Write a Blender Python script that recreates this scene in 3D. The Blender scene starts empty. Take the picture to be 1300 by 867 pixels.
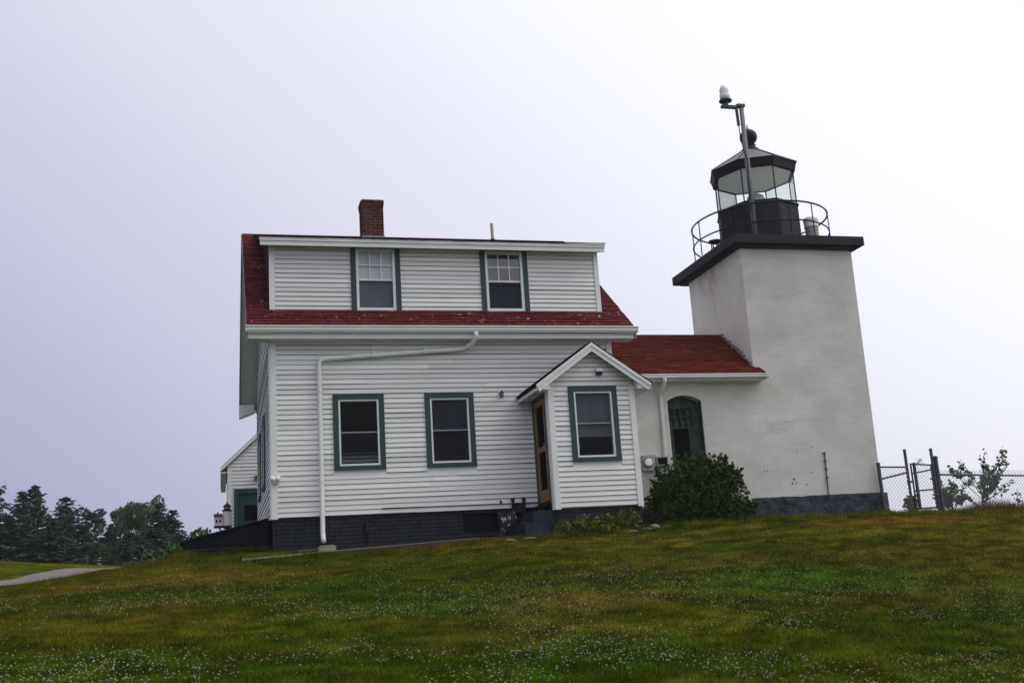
import bpy, bmesh, math, random
import numpy as np
from mathutils import Vector, Matrix

random.seed(7)
rng = np.random.default_rng(7)
scene = bpy.context.scene
col = scene.collection
R = math.radians

# ------------------------------------------------------------------ camera
CAM = Vector((-0.895, -20.145, -1.519))
YAW, PIT, ROL = R(15.52), R(12.917), R(-3.643)
FPX = 1371.5                                     # focal length in pixels of the 1300 px wide photograph
fw = Vector((math.sin(YAW)*math.cos(PIT), math.cos(YAW)*math.cos(PIT), math.sin(PIT)))
rt = Vector((math.cos(YAW), -math.sin(YAW), 0))
up = rt.cross(fw)
c_, s_ = math.cos(ROL), math.sin(ROL)
rt, up = rt*c_ + up*s_, up*c_ - rt*s_
cd = bpy.data.cameras.new('camera')
cd.sensor_width = 36.0
cd.lens = 36.0*FPX/1300.0
cd.clip_start, cd.clip_end = 0.1, 2000
cam = bpy.data.objects.new('camera', cd)
M = Matrix((rt, up, -fw)).transposed().to_4x4()
M.translation = CAM
cam.matrix_world = M
col.objects.link(cam)
scene.camera = cam

# ------------------------------------------------------------------ world: fog-bright overcast
SAZ, SEL = R(102), R(52)
SUN_DIR = Vector((math.sin(SAZ)*math.cos(SEL), math.cos(SAZ)*math.cos(SEL), math.sin(SEL)))
world = bpy.data.worlds.new('World'); scene.world = world
world.use_nodes = True
nt = world.node_tree; nt.nodes.clear()
def wn(t): return nt.nodes.new(t)
out = wn('ShaderNodeOutputWorld'); bg = wn('ShaderNodeBackground'); bg.inputs['Strength'].default_value = 0.1
sky = wn('ShaderNodeTexSky'); sky.sky_type = 'NISHITA'; sky.sun_disc = False
sky.sun_elevation = math.asin(SUN_DIR.z); sky.sun_rotation = math.atan2(SUN_DIR.x, SUN_DIR.y)
sky.dust_density = 4.0; sky.air_density = 1.0
tc = wn('ShaderNodeTexCoord')
dot = wn('ShaderNodeVectorMath'); dot.operation = 'DOT_PRODUCT'
nt.links.new(tc.outputs['Generated'], dot.inputs[0]); dot.inputs[1].default_value = SUN_DIR   # fog is brightest round the hidden sun
ramp = wn('ShaderNodeMapRange'); ramp.clamp = True; ramp.interpolation_type = 'LINEAR'
nt.links.new(dot.outputs['Value'], ramp.inputs['Value'])
ramp.inputs['From Min'].default_value = -0.22; ramp.inputs['From Max'].default_value = 0.62
oc = wn('ShaderNodeMix'); oc.data_type = 'RGBA'
nt.links.new(ramp.outputs[0], oc.inputs[0])
oc.inputs[6].default_value = (3.3, 3.35, 5.2, 1); oc.inputs[7].default_value = (11.0, 11.05, 11.5, 1)
mix = wn('ShaderNodeMix'); mix.data_type = 'RGBA'; mix.inputs[0].default_value = 0.9
nt.links.new(sky.outputs[0], mix.inputs[6]); nt.links.new(oc.outputs[2], mix.inputs[7])
nt.links.new(mix.outputs[2], bg.inputs['Color']); nt.links.new(bg.outputs[0], out.inputs['Surface'])

sd = bpy.data.lights.new('sun', 'SUN'); sd.energy = 1.4; sd.angle = R(40); sd.color = (1.0, 0.95, 0.84)
sun = bpy.data.objects.new('sun', sd); col.objects.link(sun)
sun.rotation_euler = SUN_DIR.to_track_quat('Z', 'Y').to_euler()
sun.location = (10, -10, 40)

vs = scene.view_settings
vs.view_transform = 'Standard'; vs.look = 'None'; vs.exposure = 0.12; vs.gamma = 1.0; vs.use_curve_mapping = False
scene.cycles.max_bounces = 6; scene.cycles.volume_bounces = 1; scene.cycles.transparent_max_bounces = 24

# ------------------------------------------------------------------ materials
MATS = {}
def mat(name, c1, c2=None, rough=0.8, scale=3.0, stretch=(1, 1, 1), var=0.5, detail=6, bump=0.0, bscale=40.0,
        c3=None, c3scale=8.0, c3lo=0.62, c3hi=0.7, c3stretch=(1, 1, 1), brick=None, rnd=0.0, metallic=0.0, attr=None, spec=0.3, bdist=0.01):
    m = bpy.data.materials.new(name); m.use_nodes = True
    n = m.node_tree; n.nodes.clear(); L = n.links.new
    o = n.nodes.new('ShaderNodeOutputMaterial'); b = n.nodes.new('ShaderNodeBsdfPrincipled')
    L(b.outputs[0], o.inputs[0])
    b.inputs['Roughness'].default_value = rough; b.inputs['Metallic'].default_value = metallic
    b.inputs['Specular IOR Level'].default_value = spec
    g = n.nodes.new('ShaderNodeNewGeometry')
    def mapped(st):
        v = n.nodes.new('ShaderNodeVectorMath'); v.operation = 'MULTIPLY'
        L(g.outputs['Position'], v.inputs[0]); v.inputs[1].default_value = st; return v.outputs[0]
    def noise(st, sc, det=6):
        t = n.nodes.new('ShaderNodeTexNoise'); t.inputs['Scale'].default_value = sc; t.inputs['Detail'].default_value = det
        t.inputs['Roughness'].default_value = 0.62
        L(mapped(st), t.inputs['Vector']); return t.outputs['Fac']
    def mixc(fac, a, bb):
        x = n.nodes.new('ShaderNodeMix'); x.data_type = 'RGBA'
        if isinstance(fac, float): x.inputs[0].default_value = fac
        else: L(fac, x.inputs[0])
        for i, v in ((6, a), (7, bb)):
            if isinstance(v, tuple): x.inputs[i].default_value = (*v, 1)
            else: L(v, x.inputs[i])
        return x.outputs[2]
    def rng_(v, lo, hi, a=0.0, bb=1.0):
        x = n.nodes.new('ShaderNodeMapRange'); L(v, x.inputs['Value'])
        for k, w in (('From Min', lo), ('From Max', hi), ('To Min', a), ('To Max', bb)): x.inputs[k].default_value = w
        return x.outputs[0]
    base = c1
    if attr:
        a = n.nodes.new('ShaderNodeAttribute'); a.attribute_name = attr; base = a.outputs['Color']
    if c2 is not None:
        base = mixc(rng_(noise(stretch, scale, detail), 0.5-0.28/max(var, .05)*0.5, 0.5+0.28/max(var, .05)*0.5), base, c2)
    hgt = None
    if brick:
        bw, bh, mort, dark = brick
        sx = n.nodes.new('ShaderNodeSeparateXYZ'); L(g.outputs['Position'], sx.inputs[0])
        ad = n.nodes.new('ShaderNodeMath'); L(sx.outputs['X'], ad.inputs[0]); L(sx.outputs['Y'], ad.inputs[1])
        cb = n.nodes.new('ShaderNodeCombineXYZ'); L(ad.outputs[0], cb.inputs['X']); L(sx.outputs['Z'], cb.inputs['Y'])
        bt = n.nodes.new('ShaderNodeTexBrick'); L(cb.outputs[0], bt.inputs['Vector'])
        bt.inputs['Scale'].default_value = 1; bt.inputs['Brick Width'].default_value = bw; bt.inputs['Row Height'].default_value = bh
        bt.inputs['Mortar Size'].default_value = mort; bt.inputs['Mortar Smooth'].default_value = 0.3
        bt.inputs['Color1'].default_value = (1, 1, 1, 1); bt.inputs['Color2'].default_value = (.95, .95, .95, 1); bt.inputs['Mortar'].default_value = (dark, dark, dark, 1)
        x = n.nodes.new('ShaderNodeMix'); x.data_type = 'RGBA'; x.blend_type = 'MULTIPLY'; x.inputs[0].default_value = 1
        if isinstance(base, tuple): x.inputs[6].default_value = (*base, 1)
        else: L(base, x.inputs[6])
        L(bt.outputs['Color'], x.inputs[7]); base = x.outputs[2]
        hgt = rng_(bt.outputs['Fac'], 0, 1, 1, 0)
    if c3 is not None:
        base = mixc(rng_(noise(c3stretch, c3scale, 5), c3lo, c3hi), base, c3)
    if rnd:
        oi = n.nodes.new('ShaderNodeObjectInfo')
        hv = n.nodes.new('ShaderNodeHueSaturation')
        L(rng_(oi.outputs['Random'], 0, 1, 1-rnd, 1+rnd*0.4), hv.inputs['Value'])
        if isinstance(base, tuple): hv.inputs['Color'].default_value = (*base, 1)
        else: L(base, hv.inputs['Color'])
        base = hv.outputs[0]
    if isinstance(base, tuple): b.inputs['Base Color'].default_value = (*base, 1)
    else: L(base, b.inputs['Base Color'])
    if bump:
        bp = n.nodes.new('ShaderNodeBump'); bp.inputs['Strength'].default_value = bump; bp.inputs['Distance'].default_value = bdist
        h = noise((1, 1, 1), bscale, 4)
        if hgt is not None:
            ma = n.nodes.new('ShaderNodeMath'); ma.operation = 'MULTIPLY_ADD'
            L(hgt, ma.inputs[0]); ma.inputs[1].default_value = 1.0; L(h, ma.inputs[2]); h = ma.outputs[0]
        L(h, bp.inputs['Height']); L(bp.outputs[0], b.inputs['Normal'])
    MATS[name] = m
    return m

mat('white_paint', (0.79, 0.80, 0.775), (0.66, 0.67, 0.645), rough=0.55, scale=2.2, stretch=(.35, .35, 1.2), var=.5, c3=(.30, .29, .27), c3scale=9,
    c3lo=.70, c3hi=.75, c3stretch=(.7, .7, 2.2), rnd=.14, bump=.15, bscale=60)
mat('trim_white', (0.74, 0.76, 0.75), (0.60, 0.62, 0.60), rough=0.5, scale=3, var=.4, c3=(.36, .36, .33), c3scale=6, c3lo=.70, c3hi=.8)
mat('worn_shadow_edge', (0.045, 0.032, 0.024), (0.15, 0.13, 0.11), rough=0.9, scale=2.2, stretch=(1, 1, .3), var=1.2)  # worn brown wood, darkened to paint in the shadow line under each board
mat('green_trim', (0.014, 0.039, 0.041), (0.020, 0.050, 0.051), rough=0.55, scale=6, var=.6)
mat('shingle_red', (1, 1, 1), rough=0.95, spec=.03, attr='tint', c3=(.42, .38, .35), c3scale=11, c3lo=.655, c3hi=.67, bump=.3, bscale=90)
mat('shingle_clean', (1, 1, 1), rough=0.95, spec=.03, attr='tint', bump=.3, bscale=90)
mat('roof_deck', (0.03, 0.012, 0.012), rough=.9, spec=.03)
mat('cheek_red', (.055, .016, .018), (.085, .024, .025), rough=.95, scale=9, stretch=(1, 1, 3), var=.9, spec=.03)
mat('rake_green', (.20, .25, .225), (.15, .19, .17), rough=.7, scale=4, spec=.1)
mat('found_brick', (0.015, 0.018, 0.026), (0.031, 0.036, 0.047), rough=.8, spec=.08, scale=5, var=.6, brick=(.21, .072, .009, .35), bump=.5, bscale=50, c3=(.10, .105, .11), c3scale=14, c3lo=.70, c3hi=.76)
mat('navy_paint', (0.004, 0.005, 0.010), (0.008, 0.010, 0.017), rough=.7, spec=.08, scale=5, var=.6, c3=(.05, .055, .06), c3scale=8, c3lo=.7, c3hi=.78)
mat('step_grey', (0.016, 0.020, 0.030), (0.032, 0.037, 0.050), rough=.85, spec=.08, scale=4, var=.8, bump=.3, c3=(.2, .2, .2), c3scale=20, c3lo=.74, c3hi=.78)
mat('flecked_dark', (0.010, 0.012, 0.016), (0.02, 0.022, 0.028), rough=.7, scale=5, c3=(.45, .47, .5), c3scale=16, c3lo=.56, c3hi=.60, c3stretch=(1, 1, .7))
mat('tower_brick', (0.61, 0.60, 0.565), (0.46, 0.45, 0.42), rough=.75, scale=1.1, stretch=(.8, .8, 1.1), var=.8, detail=10, brick=(.215, .075, .006, .93), bump=.35, bscale=30,
    c3=(.33, .32, .29), c3scale=1.0, c3lo=.60, c3hi=.84, c3stretch=(.6, 1.0, 1.7))
mat('ell_brick', (0.66, 0.655, 0.61), (0.55, 0.54, 0.50), rough=.75, scale=1.6, stretch=(.5, .5, 1.6), var=.6, detail=8, brick=(.215, .075, .006, .91), bump=.4, bscale=45)
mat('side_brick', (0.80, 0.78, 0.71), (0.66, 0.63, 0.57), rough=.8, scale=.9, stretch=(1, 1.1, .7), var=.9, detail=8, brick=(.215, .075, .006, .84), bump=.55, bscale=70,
    c3=(.38, .34, .32), c3scale=.8, c3lo=.55, c3hi=.75, c3stretch=(1, 1.3, .8))  # stained left face; base colour lightened to paint in light missing there
mat('base_stone', (0.020, 0.025, 0.036), (0.062, 0.070, 0.086), rough=.9, spec=.05, scale=5, var=1.0, bump=1.0, bscale=9, bdist=.12)
mat('black_iron', (0.012, 0.012, 0.017), (0.022, 0.022, 0.030), rough=.6, scale=5, var=.5, spec=.12)
mat('lantern_roof', (0.16, 0.165, 0.19), (0.11, 0.115, 0.135), rough=.55, scale=3, var=.5)
mat('galv_metal', (0.21, 0.21, 0.225), (0.15, 0.15, 0.165), rough=.75, scale=8, var=.5, metallic=.0, spec=.2)
mat('fence_metal', (0.045, 0.052, 0.062), (0.065, 0.072, 0.084), rough=.55, scale=9, var=.6, metallic=.3)
mat('wire_metal', (0.16, 0.17, 0.19), rough=.5, metallic=.3)
mat('ceiling_pale', (0.90, 0.90, 0.90), (0.82, 0.83, 0.83), rough=.7, scale=3)
mat('lens_green', (0.16, 0.24, 0.17), (0.35, 0.42, 0.25), rough=.15, scale=12, var=1.5)
mat('door_wood', (0.26, 0.125, 0.038), (0.18, 0.08, 0.024), rough=.5, scale=4, stretch=(3, 3, .4), var=.7)
mat('dark_void', (0.005, 0.005, 0.007), rough=.95, spec=.0)
mat('sash_grey', (.30, .33, .34), (.22, .24, .25), rough=.6, scale=6)
mat('screen_dark', (0.010, 0.011, 0.015), (.006, .007, .010), rough=.9, scale=3, spec=.0)
mat('curtain_white', (0.82, 0.84, 0.86), (0.68, 0.71, 0.74), rough=.9, scale=5, stretch=(6, 6, .4))
mat('curtain_grey', (0.15, 0.16, 0.19), (0.12, 0.13, 0.155), rough=.9, scale=4)
mat('shade_dim', (0.040, 0.043, 0.060), (0.022, 0.025, 0.038), rough=.9, scale=3, spec=0.0)
mat('shade_pale', (.13, .14, .16), (.07, .075, .09), rough=.9, scale=2.5, spec=0.0)
mat('brick_red', (0.060, 0.020, 0.018), (0.115, 0.040, 0.030), rough=.95, scale=9, var=.9, rnd=.55, bump=.4, bscale=80, spec=.05)
mat('mortar', (0.21, 0.18, 0.165), rough=.95, spec=.05)
mat('lead', (0.22, 0.225, 0.24), (0.14, 0.145, 0.155), rough=.6, scale=12)
mat('vent_pipe', (0.42, 0.36, 0.35), rough=.7)
mat('concrete', (0.30, 0.285, 0.25), (0.20, 0.185, 0.16), rough=.9, scale=4, var=.8, bump=.3)
mat('edging_brown', (0.075, 0.042, 0.022), (0.05, 0.035, 0.02), rough=.95, scale=5, var=.8, bump=.4)
mat('rock', (0.20, 0.19, 0.17), (0.09, 0.08, 0.075), rough=.9, scale=8, var=.9, bump=.6, bscale=20)
mat('gravel', (0.17, 0.15, 0.135), (0.12, 0.105, 0.095), rough=.95, scale=1.3, var=.9, bump=.7, bscale=30, bdist=.03)
mat('ground_soil', (1, 1, 1), rough=1, attr='tint', bump=.5, bscale=25, bdist=.03, spec=.0)
mat('grass_blade', (1, 1, 1), rough=.9, attr='tint', spec=.0)
mat('clover_white', (0.33, 0.32, 0.22), (0.17, 0.12, 0.07), rough=.9, scale=9, var=1.4)
mat('dandelion', (0.55, 0.40, 0.03), rough=.9)
mat('bark', (0.07, 0.055, 0.04), (0.04, 0.03, 0.024), rough=.95, scale=10)
mat('spruce_green', (0.032, 0.048, 0.040), (0.052, 0.072, 0.056), rough=.95, scale=1.2, var=.9, spec=.0)  # greyed and lightened: distance haze painted into the foliage colour
mat('leaf_mid', (0.052, 0.084, 0.036), (0.080, 0.115, 0.052), rough=.75, scale=1.4, var=.9, spec=.15)
mat('leaf_shrub', (0.009, 0.022, 0.004), (0.044, 0.080, 0.014), rough=.8, scale=6, var=.9, spec=.05)
mat('leaf_yellow', (0.120, 0.120, 0.016), (0.065, 0.080, 0.012), rough=.75, scale=7, var=1.0, spec=.15)
mat('leaf_sapling', (0.045, 0.075, 0.022), (0.075, 0.110, 0.036), rough=.7, scale=4, var=.9, spec=.15)
mat('shed_white', (0.74, 0.75, 0.75), (0.60, 0.61, 0.61), rough=.6, scale=3, var=.5, c3=(.30, .26, .22), c3scale=6, c3lo=.66, c3hi=.74, c3stretch=(1, 1, 4))
mat('door_green', (.030, .043, .041), (.052, .066, .060), rough=.75, scale=5, var=.9, spec=.08)
mat('shed_green', (0.008, 0.036, 0.036), (0.013, 0.048, 0.047), rough=.6, scale=5)
mat('red_paint', (0.12, 0.018, 0.020), (0.06, 0.012, 0.012), rough=.7, scale=12)
mat('lamp_glass', (0.35, 0.35, 0.33), rough=.2)
mat('bulb_white', (0.80, 0.80, 0.80), rough=.35)
mat('beacon_white', (.88, .89, .90), (.70, .72, .75), rough=.2, scale=14, stretch=(1, 1, 3), var=1)
mat('meter_grey', (0.34, 0.35, 0.35), (0.25, 0.26, 0.26), rough=.55, scale=6)
mat('drum_white', (0.75, 0.76, 0.78), rough=.5)
mat('drum_buff', (0.30, 0.28, 0.22), rough=.6)

def glass(name, tint, refl=1.0, haze=0.0):
    m = bpy.data.materials.new(name); m.use_nodes = True
    n = m.node_tree; n.nodes.clear(); L = n.links.new
    o = n.nodes.new('ShaderNodeOutputMaterial'); mx = n.nodes.new('ShaderNodeMixShader')
    t = n.nodes.new('ShaderNodeBsdfTransparent'); t.inputs[0].default_value = (*tint, 1)
    g = n.nodes.new('ShaderNodeBsdfGlossy'); g.inputs['Roughness'].default_value = 0.03
    gm = n.nodes.new('ShaderNodeNewGeometry'); nz = n.nodes.new('ShaderNodeTexNoise'); nz.inputs['Scale'].default_value = 1.3
    L(gm.outputs['Position'], nz.inputs['Vector'])
    bp = n.nodes.new('ShaderNodeBump'); bp.inputs['Strength'].default_value = .12; bp.inputs['Distance'].default_value = .05
    L(nz.outputs['Fac'], bp.inputs['Height']); L(bp.outputs[0], g.inputs['Normal'])
    f = n.nodes.new('ShaderNodeFresnel'); f.inputs['IOR'].default_value = 1.5
    ml = n.nodes.new('ShaderNodeMath'); ml.operation = 'MULTIPLY'; L(f.outputs[0], ml.inputs[0]); ml.inputs[1].default_value = refl
    L(ml.outputs[0], mx.inputs[0]); L(t.outputs[0], mx.inputs[1]); L(g.outputs[0], mx.inputs[2]); L(mx.outputs[0], o.inputs[0])
    MATS[name] = m
glass('pane_glass', (0.80, 0.82, 0.84), 0.22)
glass('pane_glass_bright', (0.80, 0.82, 0.84), 2.4)
glass('lantern_glass', (0.93, 0.95, 0.95), 0.6)
glass('beacon_glass', (0.96, 0.97, 0.98), 1.0)

# ------------------------------------------------------------------ building helpers
WO = {}                                            # world origin of every object
class MB:
    def __init__(s): s.v = []; s.f = []; s.m = []
    def add(s, vs_, fs, mi=0):
        k = len(s.v); s.v += [tuple(p) for p in vs_]; s.f += [tuple(i+k for i in f) for f in fs]; s.m += [mi]*len(fs); return s
    def box(s, x0, x1, y0, y1, z0, z1, mi=0):
        x0, x1 = sorted((x0, x1)); y0, y1 = sorted((y0, y1)); z0, z1 = sorted((z0, z1))
        return s.add([(x0, y0, z0), (x1, y0, z0), (x1, y1, z0), (x0, y1, z0), (x0, y0, z1), (x1, y0, z1), (x1, y1, z1), (x0, y1, z1)],
                     [(0, 3, 2, 1), (4, 5, 6, 7), (0, 1, 5, 4), (1, 2, 6, 5), (2, 3, 7, 6), (3, 0, 4, 7)], mi)
    def tube(s, pts, r, n=8, mi=0, caps=True):
        pts = [Vector(p) for p in pts]
        rs = r if isinstance(r, (list, tuple)) else [r]*len(pts)
        rings = []; k0 = len(s.v); prev = None
        for i, p in enumerate(pts):
            d = (pts[min(i+1, len(pts)-1)] - pts[max(i-1, 0)])
            d = d.normalized() if d.length > 1e-9 else Vector((0, 0, 1))
            a = (prev - d*prev.dot(d)) if prev is not None else d.cross(Vector((0.13, 0.97, 0.21)))
            if a.length < 1e-4: a = d.cross(Vector((1, 0, 0)))
            a.normalize(); prev = a; b = d.cross(a)
            rings.append([p + (a*math.cos(2*math.pi*j/n) + b*math.sin(2*math.pi*j/n))*rs[i] for j in range(n)])
        vs_ = [q for rg in rings for q in rg]; fs = []
        for i in range(len(pts)-1):
            for j in range(n):
                fs.append((i*n+j, i*n+(j+1) % n, (i+1)*n+(j+1) % n, (i+1)*n+j))
        if caps: fs += [tuple(range(n-1, -1, -1)), tuple((len(pts)-1)*n+j for j in range(n))]
        return s.add(vs_, fs, mi)
    def lathe(s, cx, cy, prof, n=16, mi=0, a0=0.0):
        vs_ = [(cx+r*math.cos(a0+2*math.pi*j/n), cy+r*math.sin(a0+2*math.pi*j/n), z) for r, z in prof for j in range(n)]
        fs = [(i*n+j, i*n+(j+1) % n, (i+1)*n+(j+1) % n, (i+1)*n+j) for i in range(len(prof)-1) for j in range(n)]
        fs += [tuple(range(n-1, -1, -1)), tuple((len(prof)-1)*n+j for j in range(n))]
        return s.add(vs_, fs, mi)
    def prism(s, poly, axis, lo, hi, mi=0):
        """extrude a 2-D polygon along x / y / z"""
        def P(a, b, t): return {'x': (t, a, b), 'y': (a, t, b), 'z': (a, b, t)}[axis]
        n = len(poly)
        vs_ = [P(a, b, lo) for a, b in poly] + [P(a, b, hi) for a, b in poly]
        fs = [tuple(range(n-1, -1, -1)), tuple(range(n, 2*n))] + [(i, (i+1) % n, n+(i+1) % n, n+i) for i in range(n)]
        return s.add(vs_, fs, mi)
def mesh_obj(name, me, parent, origin):
    o = bpy.data.objects.new(name, me); col.objects.link(o)
    WO[o] = Vector(origin)
    if parent is not None: o.parent = parent; o.location = WO[o] - WO[parent]
    else: o.location = WO[o]
    return o
def build(mb, name, mats, parent=None, smooth=False, fix=True):
    if isinstance(mats, str): mats = [mats]
    v = np.array(mb.v, float); c = (v.min(0)+v.max(0))/2; c[2] = v[:, 2].min()
    me = bpy.data.meshes.new(name)
    me.from_pydata([tuple(p) for p in (v-c)], [], mb.f)
    for m in mats: me.materials.append(MATS[m])
    me.polygons.foreach_set('material_index', mb.m)
    if fix:
        bm = bmesh.new(); bm.from_mesh(me); bmesh.ops.recalc_face_normals(bm, faces=bm.faces); bm.to_mesh(me); bm.free()
    if smooth: me.polygons.foreach_set('use_smooth', [True]*len(me.polygons))
    me.update()
    return mesh_obj(name, me, parent, c)
def np_mesh(name, v, faces, mats, parent=None, tint=None, origin=None, smooth=False):
    """v (n,3); faces (m,k) all of one size; tint (n,3) point colours"""
    v = np.asarray(v, np.float64); faces = np.asarray(faces, np.int32); k = faces.shape[1]
    if origin is None:
        c = (v.min(0)+v.max(0))/2; c[2] = v[:, 2].min()
    else: c = np.array(origin, float)
    me = bpy.data.meshes.new(name)
    me.vertices.add(len(v)); me.vertices.foreach_set('co', (v-c).astype(np.float32).ravel())
    me.loops.add(faces.size); me.loops.foreach_set('vertex_index', faces.ravel())
    me.polygons.add(len(faces)); me.polygons.foreach_set('loop_start', np.arange(0, faces.size, k, dtype=np.int32))
    if smooth: me.polygons.foreach_set('use_smooth', np.ones(len(faces), bool))
    if isinstance(mats, str): mats = [mats]
    for m in mats: me.materials.append(MATS[m])
    if tint is not None:
        a = me.attributes.new('tint', 'FLOAT_COLOR', 'POINT')
        a.data.foreach_set('color', np.concatenate([tint, np.ones((len(tint), 1))], 1).astype(np.float32).ravel())
    me.update(calc_edges=True); me.validate()
    return mesh_obj(name, me, parent, c)
def thing(name, label, cat, loc, group=None):
    o = bpy.data.objects.new(name, None); col.objects.link(o); o.location = loc; WO[o] = Vector(loc)
    o.empty_display_size = .3
    return tag(o, label, cat, group)
def tag(o, label=None, cat=None, group=None, kind=None):
    if label: o['label'] = label
    if cat: o['category'] = cat
    if group: o['group'] = group
    if kind: o['kind'] = kind
    return o

# ------------------------------------------------------------------ numpy noise
def vnoise(x, y, seed=0):
    xi = np.floor(x).astype(np.int64); yi = np.floor(y).astype(np.int64); xf = x-xi; yf = y-yi
    def h(a, b):
        n = (a*374761393 + b*668265263 + seed*974634777) & 0xffffffff
        n = ((n ^ (n >> 13))*1274126177) & 0xffffffff
        return ((n ^ (n >> 16)) & 0xffff)/65535.0
    u = xf*xf*(3-2*xf); w = yf*yf*(3-2*yf)
    return (h(xi, yi)*(1-u)+h(xi+1, yi)*u)*(1-w) + (h(xi, yi+1)*(1-u)+h(xi+1, yi+1)*u)*w
def fbm(x, y, seed=0, o=4):
    t = 0; a = 1; s = 0
    for i in range(o):
        t = t + a*vnoise(x*2**i, y*2**i, seed+i*17); s += a; a *= .55
    return t/s

# ------------------------------------------------------------------ terrain
CTRL = np.array([
    (-.9, -20, -3.1), (-7, -20, -2.9), (7, -20, -3.35), (-.9, -27, -3.8), (-12, -27, -3.6), (14, -27, -4.1),
    (1, -15, -2.48), (-4, -13, -1.98), (6, -13, -2.40), (1, -10, -1.80), (-4, -8, -1.55), (8, -8, -1.62), (1, -5, -1.16), (6, -4, -.98), (11, -4, -.90),
    (-.4, -.9, -.725), (.4, -1.0, -.715), (1.6, -1.0, -.775), (3, -.9, -.70), (0, -1.7, -.87), (1.8, -1.8, -.87), (3.5, -1.6, -.74), (4.6, -1.5, -.67), (6.6, -1.6, -.64), (8, 0, -.45), (10, .6, -.41), (13, .5, -.44), (15, .6, -.47), (17.4, .6, -.66), (20, .4, -.9),
    (14, -8, -1.7), (16, -3, -1.05),
    (-1.6, .5, -.62), (-2.5, .3, -.74), (-4.4, 0, -.98), (-8, 0, -1.35), (-5.0, 4, -.95), (-5.8, 7.4, -.76), (-9, 5.5, -1.02), (-3.1, 9, -.68), (-5.4, 13.5, -.30), (-7.3, 13.3, -.34), (-4, 19.7, -.02), (-8, 19.5, .46), (-6.2, 20, .15), (-13, 20, .85), (-12, 12, -.12),
    (0, 10, -.5), (4, 12, -.45), (6, 22, -.9), (9, 7, -.7), (13, 4.5, -.8), (16, 3, -.75), (18, 3, -1.1), (20, 8, -3.0), (15, 14, -2.6), (12, 30, -4),
    (-3, 32, .2), (-14, 35, .8), (0, 50, -.2), (-13, 50, .4), (-30, 25, .0), (-30, 60, 0), (0, 80, -1.5), (35, 30, -5), (35, 0, -4), (30, -20, -4.5), (-25, -10, -2.6), (-30, -27, -4)], float)
def _U(r2): return np.where(r2 > 1e-9, r2*np.log(r2+1e-12)*.5, 0)
_P = CTRL[:, :2]; _n = len(_P)
_K = _U(((_P[:, None]-_P[None])**2).sum(-1)) + np.eye(_n)*.12
_A = np.zeros((_n+3, _n+3)); _A[:_n, :_n] = _K; _A[:_n, _n] = 1; _A[:_n, _n+1:] = _P; _A[_n, :_n] = 1; _A[_n+1:, :_n] = _P.T
_W = np.linalg.solve(_A, np.concatenate([CTRL[:, 2], np.zeros(3)]))
def gz(x, y):
    x = np.asarray(x, float); y = np.asarray(y, float); sh = x.shape; x = x.ravel(); y = y.ravel()
    z = np.empty(len(x))
    for i in range(0, len(x), 40000):
        a = x[i:i+40000]; b = y[i:i+40000]
        r2 = (a[:, None]-_P[:, 0])**2 + (b[:, None]-_P[:, 1])**2
        z[i:i+40000] = _U(r2)@_W[:_n] + _W[_n] + a*_W[_n+1] + b*_W[_n+2]
    d = np.maximum(np.hypot(x-2, y-10)-55, 0)
    k = np.clip(d/60, 0, 1); k = k*k*(3-2*k)
    z = np.clip(z, -8, 3)*(1-k) + (-5)*k
    z += (fbm(x*.9, y*.9, 5, 3)-.5)*.07*np.clip((np.abs(x-5)+np.abs(y-2))/6, .25, 1)*(1-k)
    return z.reshape(sh)
def g1(x, y): return float(gz(np.array([x]), np.array([y]))[0])
def pix_ground(px, py):
    d = fw + rt*((px-650)/FPX) - up*((py-433.5)/FPX)
    t = np.linspace(3, 60, 400)
    X = CAM.x+d.x*t; Y = CAM.y+d.y*t; Z = CAM.z+d.z*t
    k = np.argmax(Z < gz(X, Y)); return X[k], Y[k]
def project(P):
    d = P-np.array(CAM); z = d@np.array(fw)
    return 650+FPX*(d@np.array(rt))/z, 433.5-FPX*(d@np.array(up))/z, z

BLOBS = []                                           # worn and lush patches of the lawn
for px, py, rx, ry, c, s in [
    (280, 735, 1.5, .9, (.150, .090, .034), .75), (215, 712, .7, .5, (.15, .09, .03), .6), (190, 770, 1.3, .45, (.115, .075, .028), .6), (70, 800, 1.4, .5, (.10, .07, .026), .5), (150, 745, 1.6, .5, (.11, .075, .03), .5),
    (735, 765, .8, .45, (.17, .085, .035), .6), (660, 790, .9, .4, (.12, .075, .026), .5), (610, 812, .6, .3, (.12, .08, .03), .4), (750, 690, 1.5, .6, (.10, .075, .022), .55), (1130, 662, 1.3, .6, (.20, .105, .028), .85),
    (1180, 700, 1.6, .8, (.11, .065, .026), .6), (880, 715, 1.5, .5, (.105, .075, .024), .5), (930, 680, 2.2, .6, (.085, .075, .02), .5), (1130, 760, 1.0, .6, (.075, .046, .018), .6), (820, 760, .8, .3, (.12, .075, .03), .5), (1240, 725, 1.4, .7, (.075, .05, .02), .5),
    (1040, 738, 1.2, .6, (.040, .095, .010), .75), (545, 770, .9, .5, (.032, .070, .010), .6), (400, 745, 1.4, .6, (.035, .068, .010), .5), (470, 715, 1.4, .5, (.04, .07, .012), .5), (480, 800, 1.6, .6, (.026, .052, .009), .5), (650, 850, 1.4, .5, (.022, .046, .007), .5),
    (1000, 830, 1.8, .6, (.020, .044, .006), .55), (1230, 800, 1.5, .6, (.022, .048, .007), .55), (300, 850, 1.0, .4, (.022, .050, .008), .5), (150, 722, 2.5, .35, (.018, .034, .008), .7)]:
    x, y = pix_ground(px, py); BLOBS.append((x, y, rx, ry, np.array(c), s*.8))
def clover_pat(x, y): return fbm(x*.5, y*.6, 60, 4)*.65+fbm(x*1.9, y*1.9, 66, 3)*.35
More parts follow.
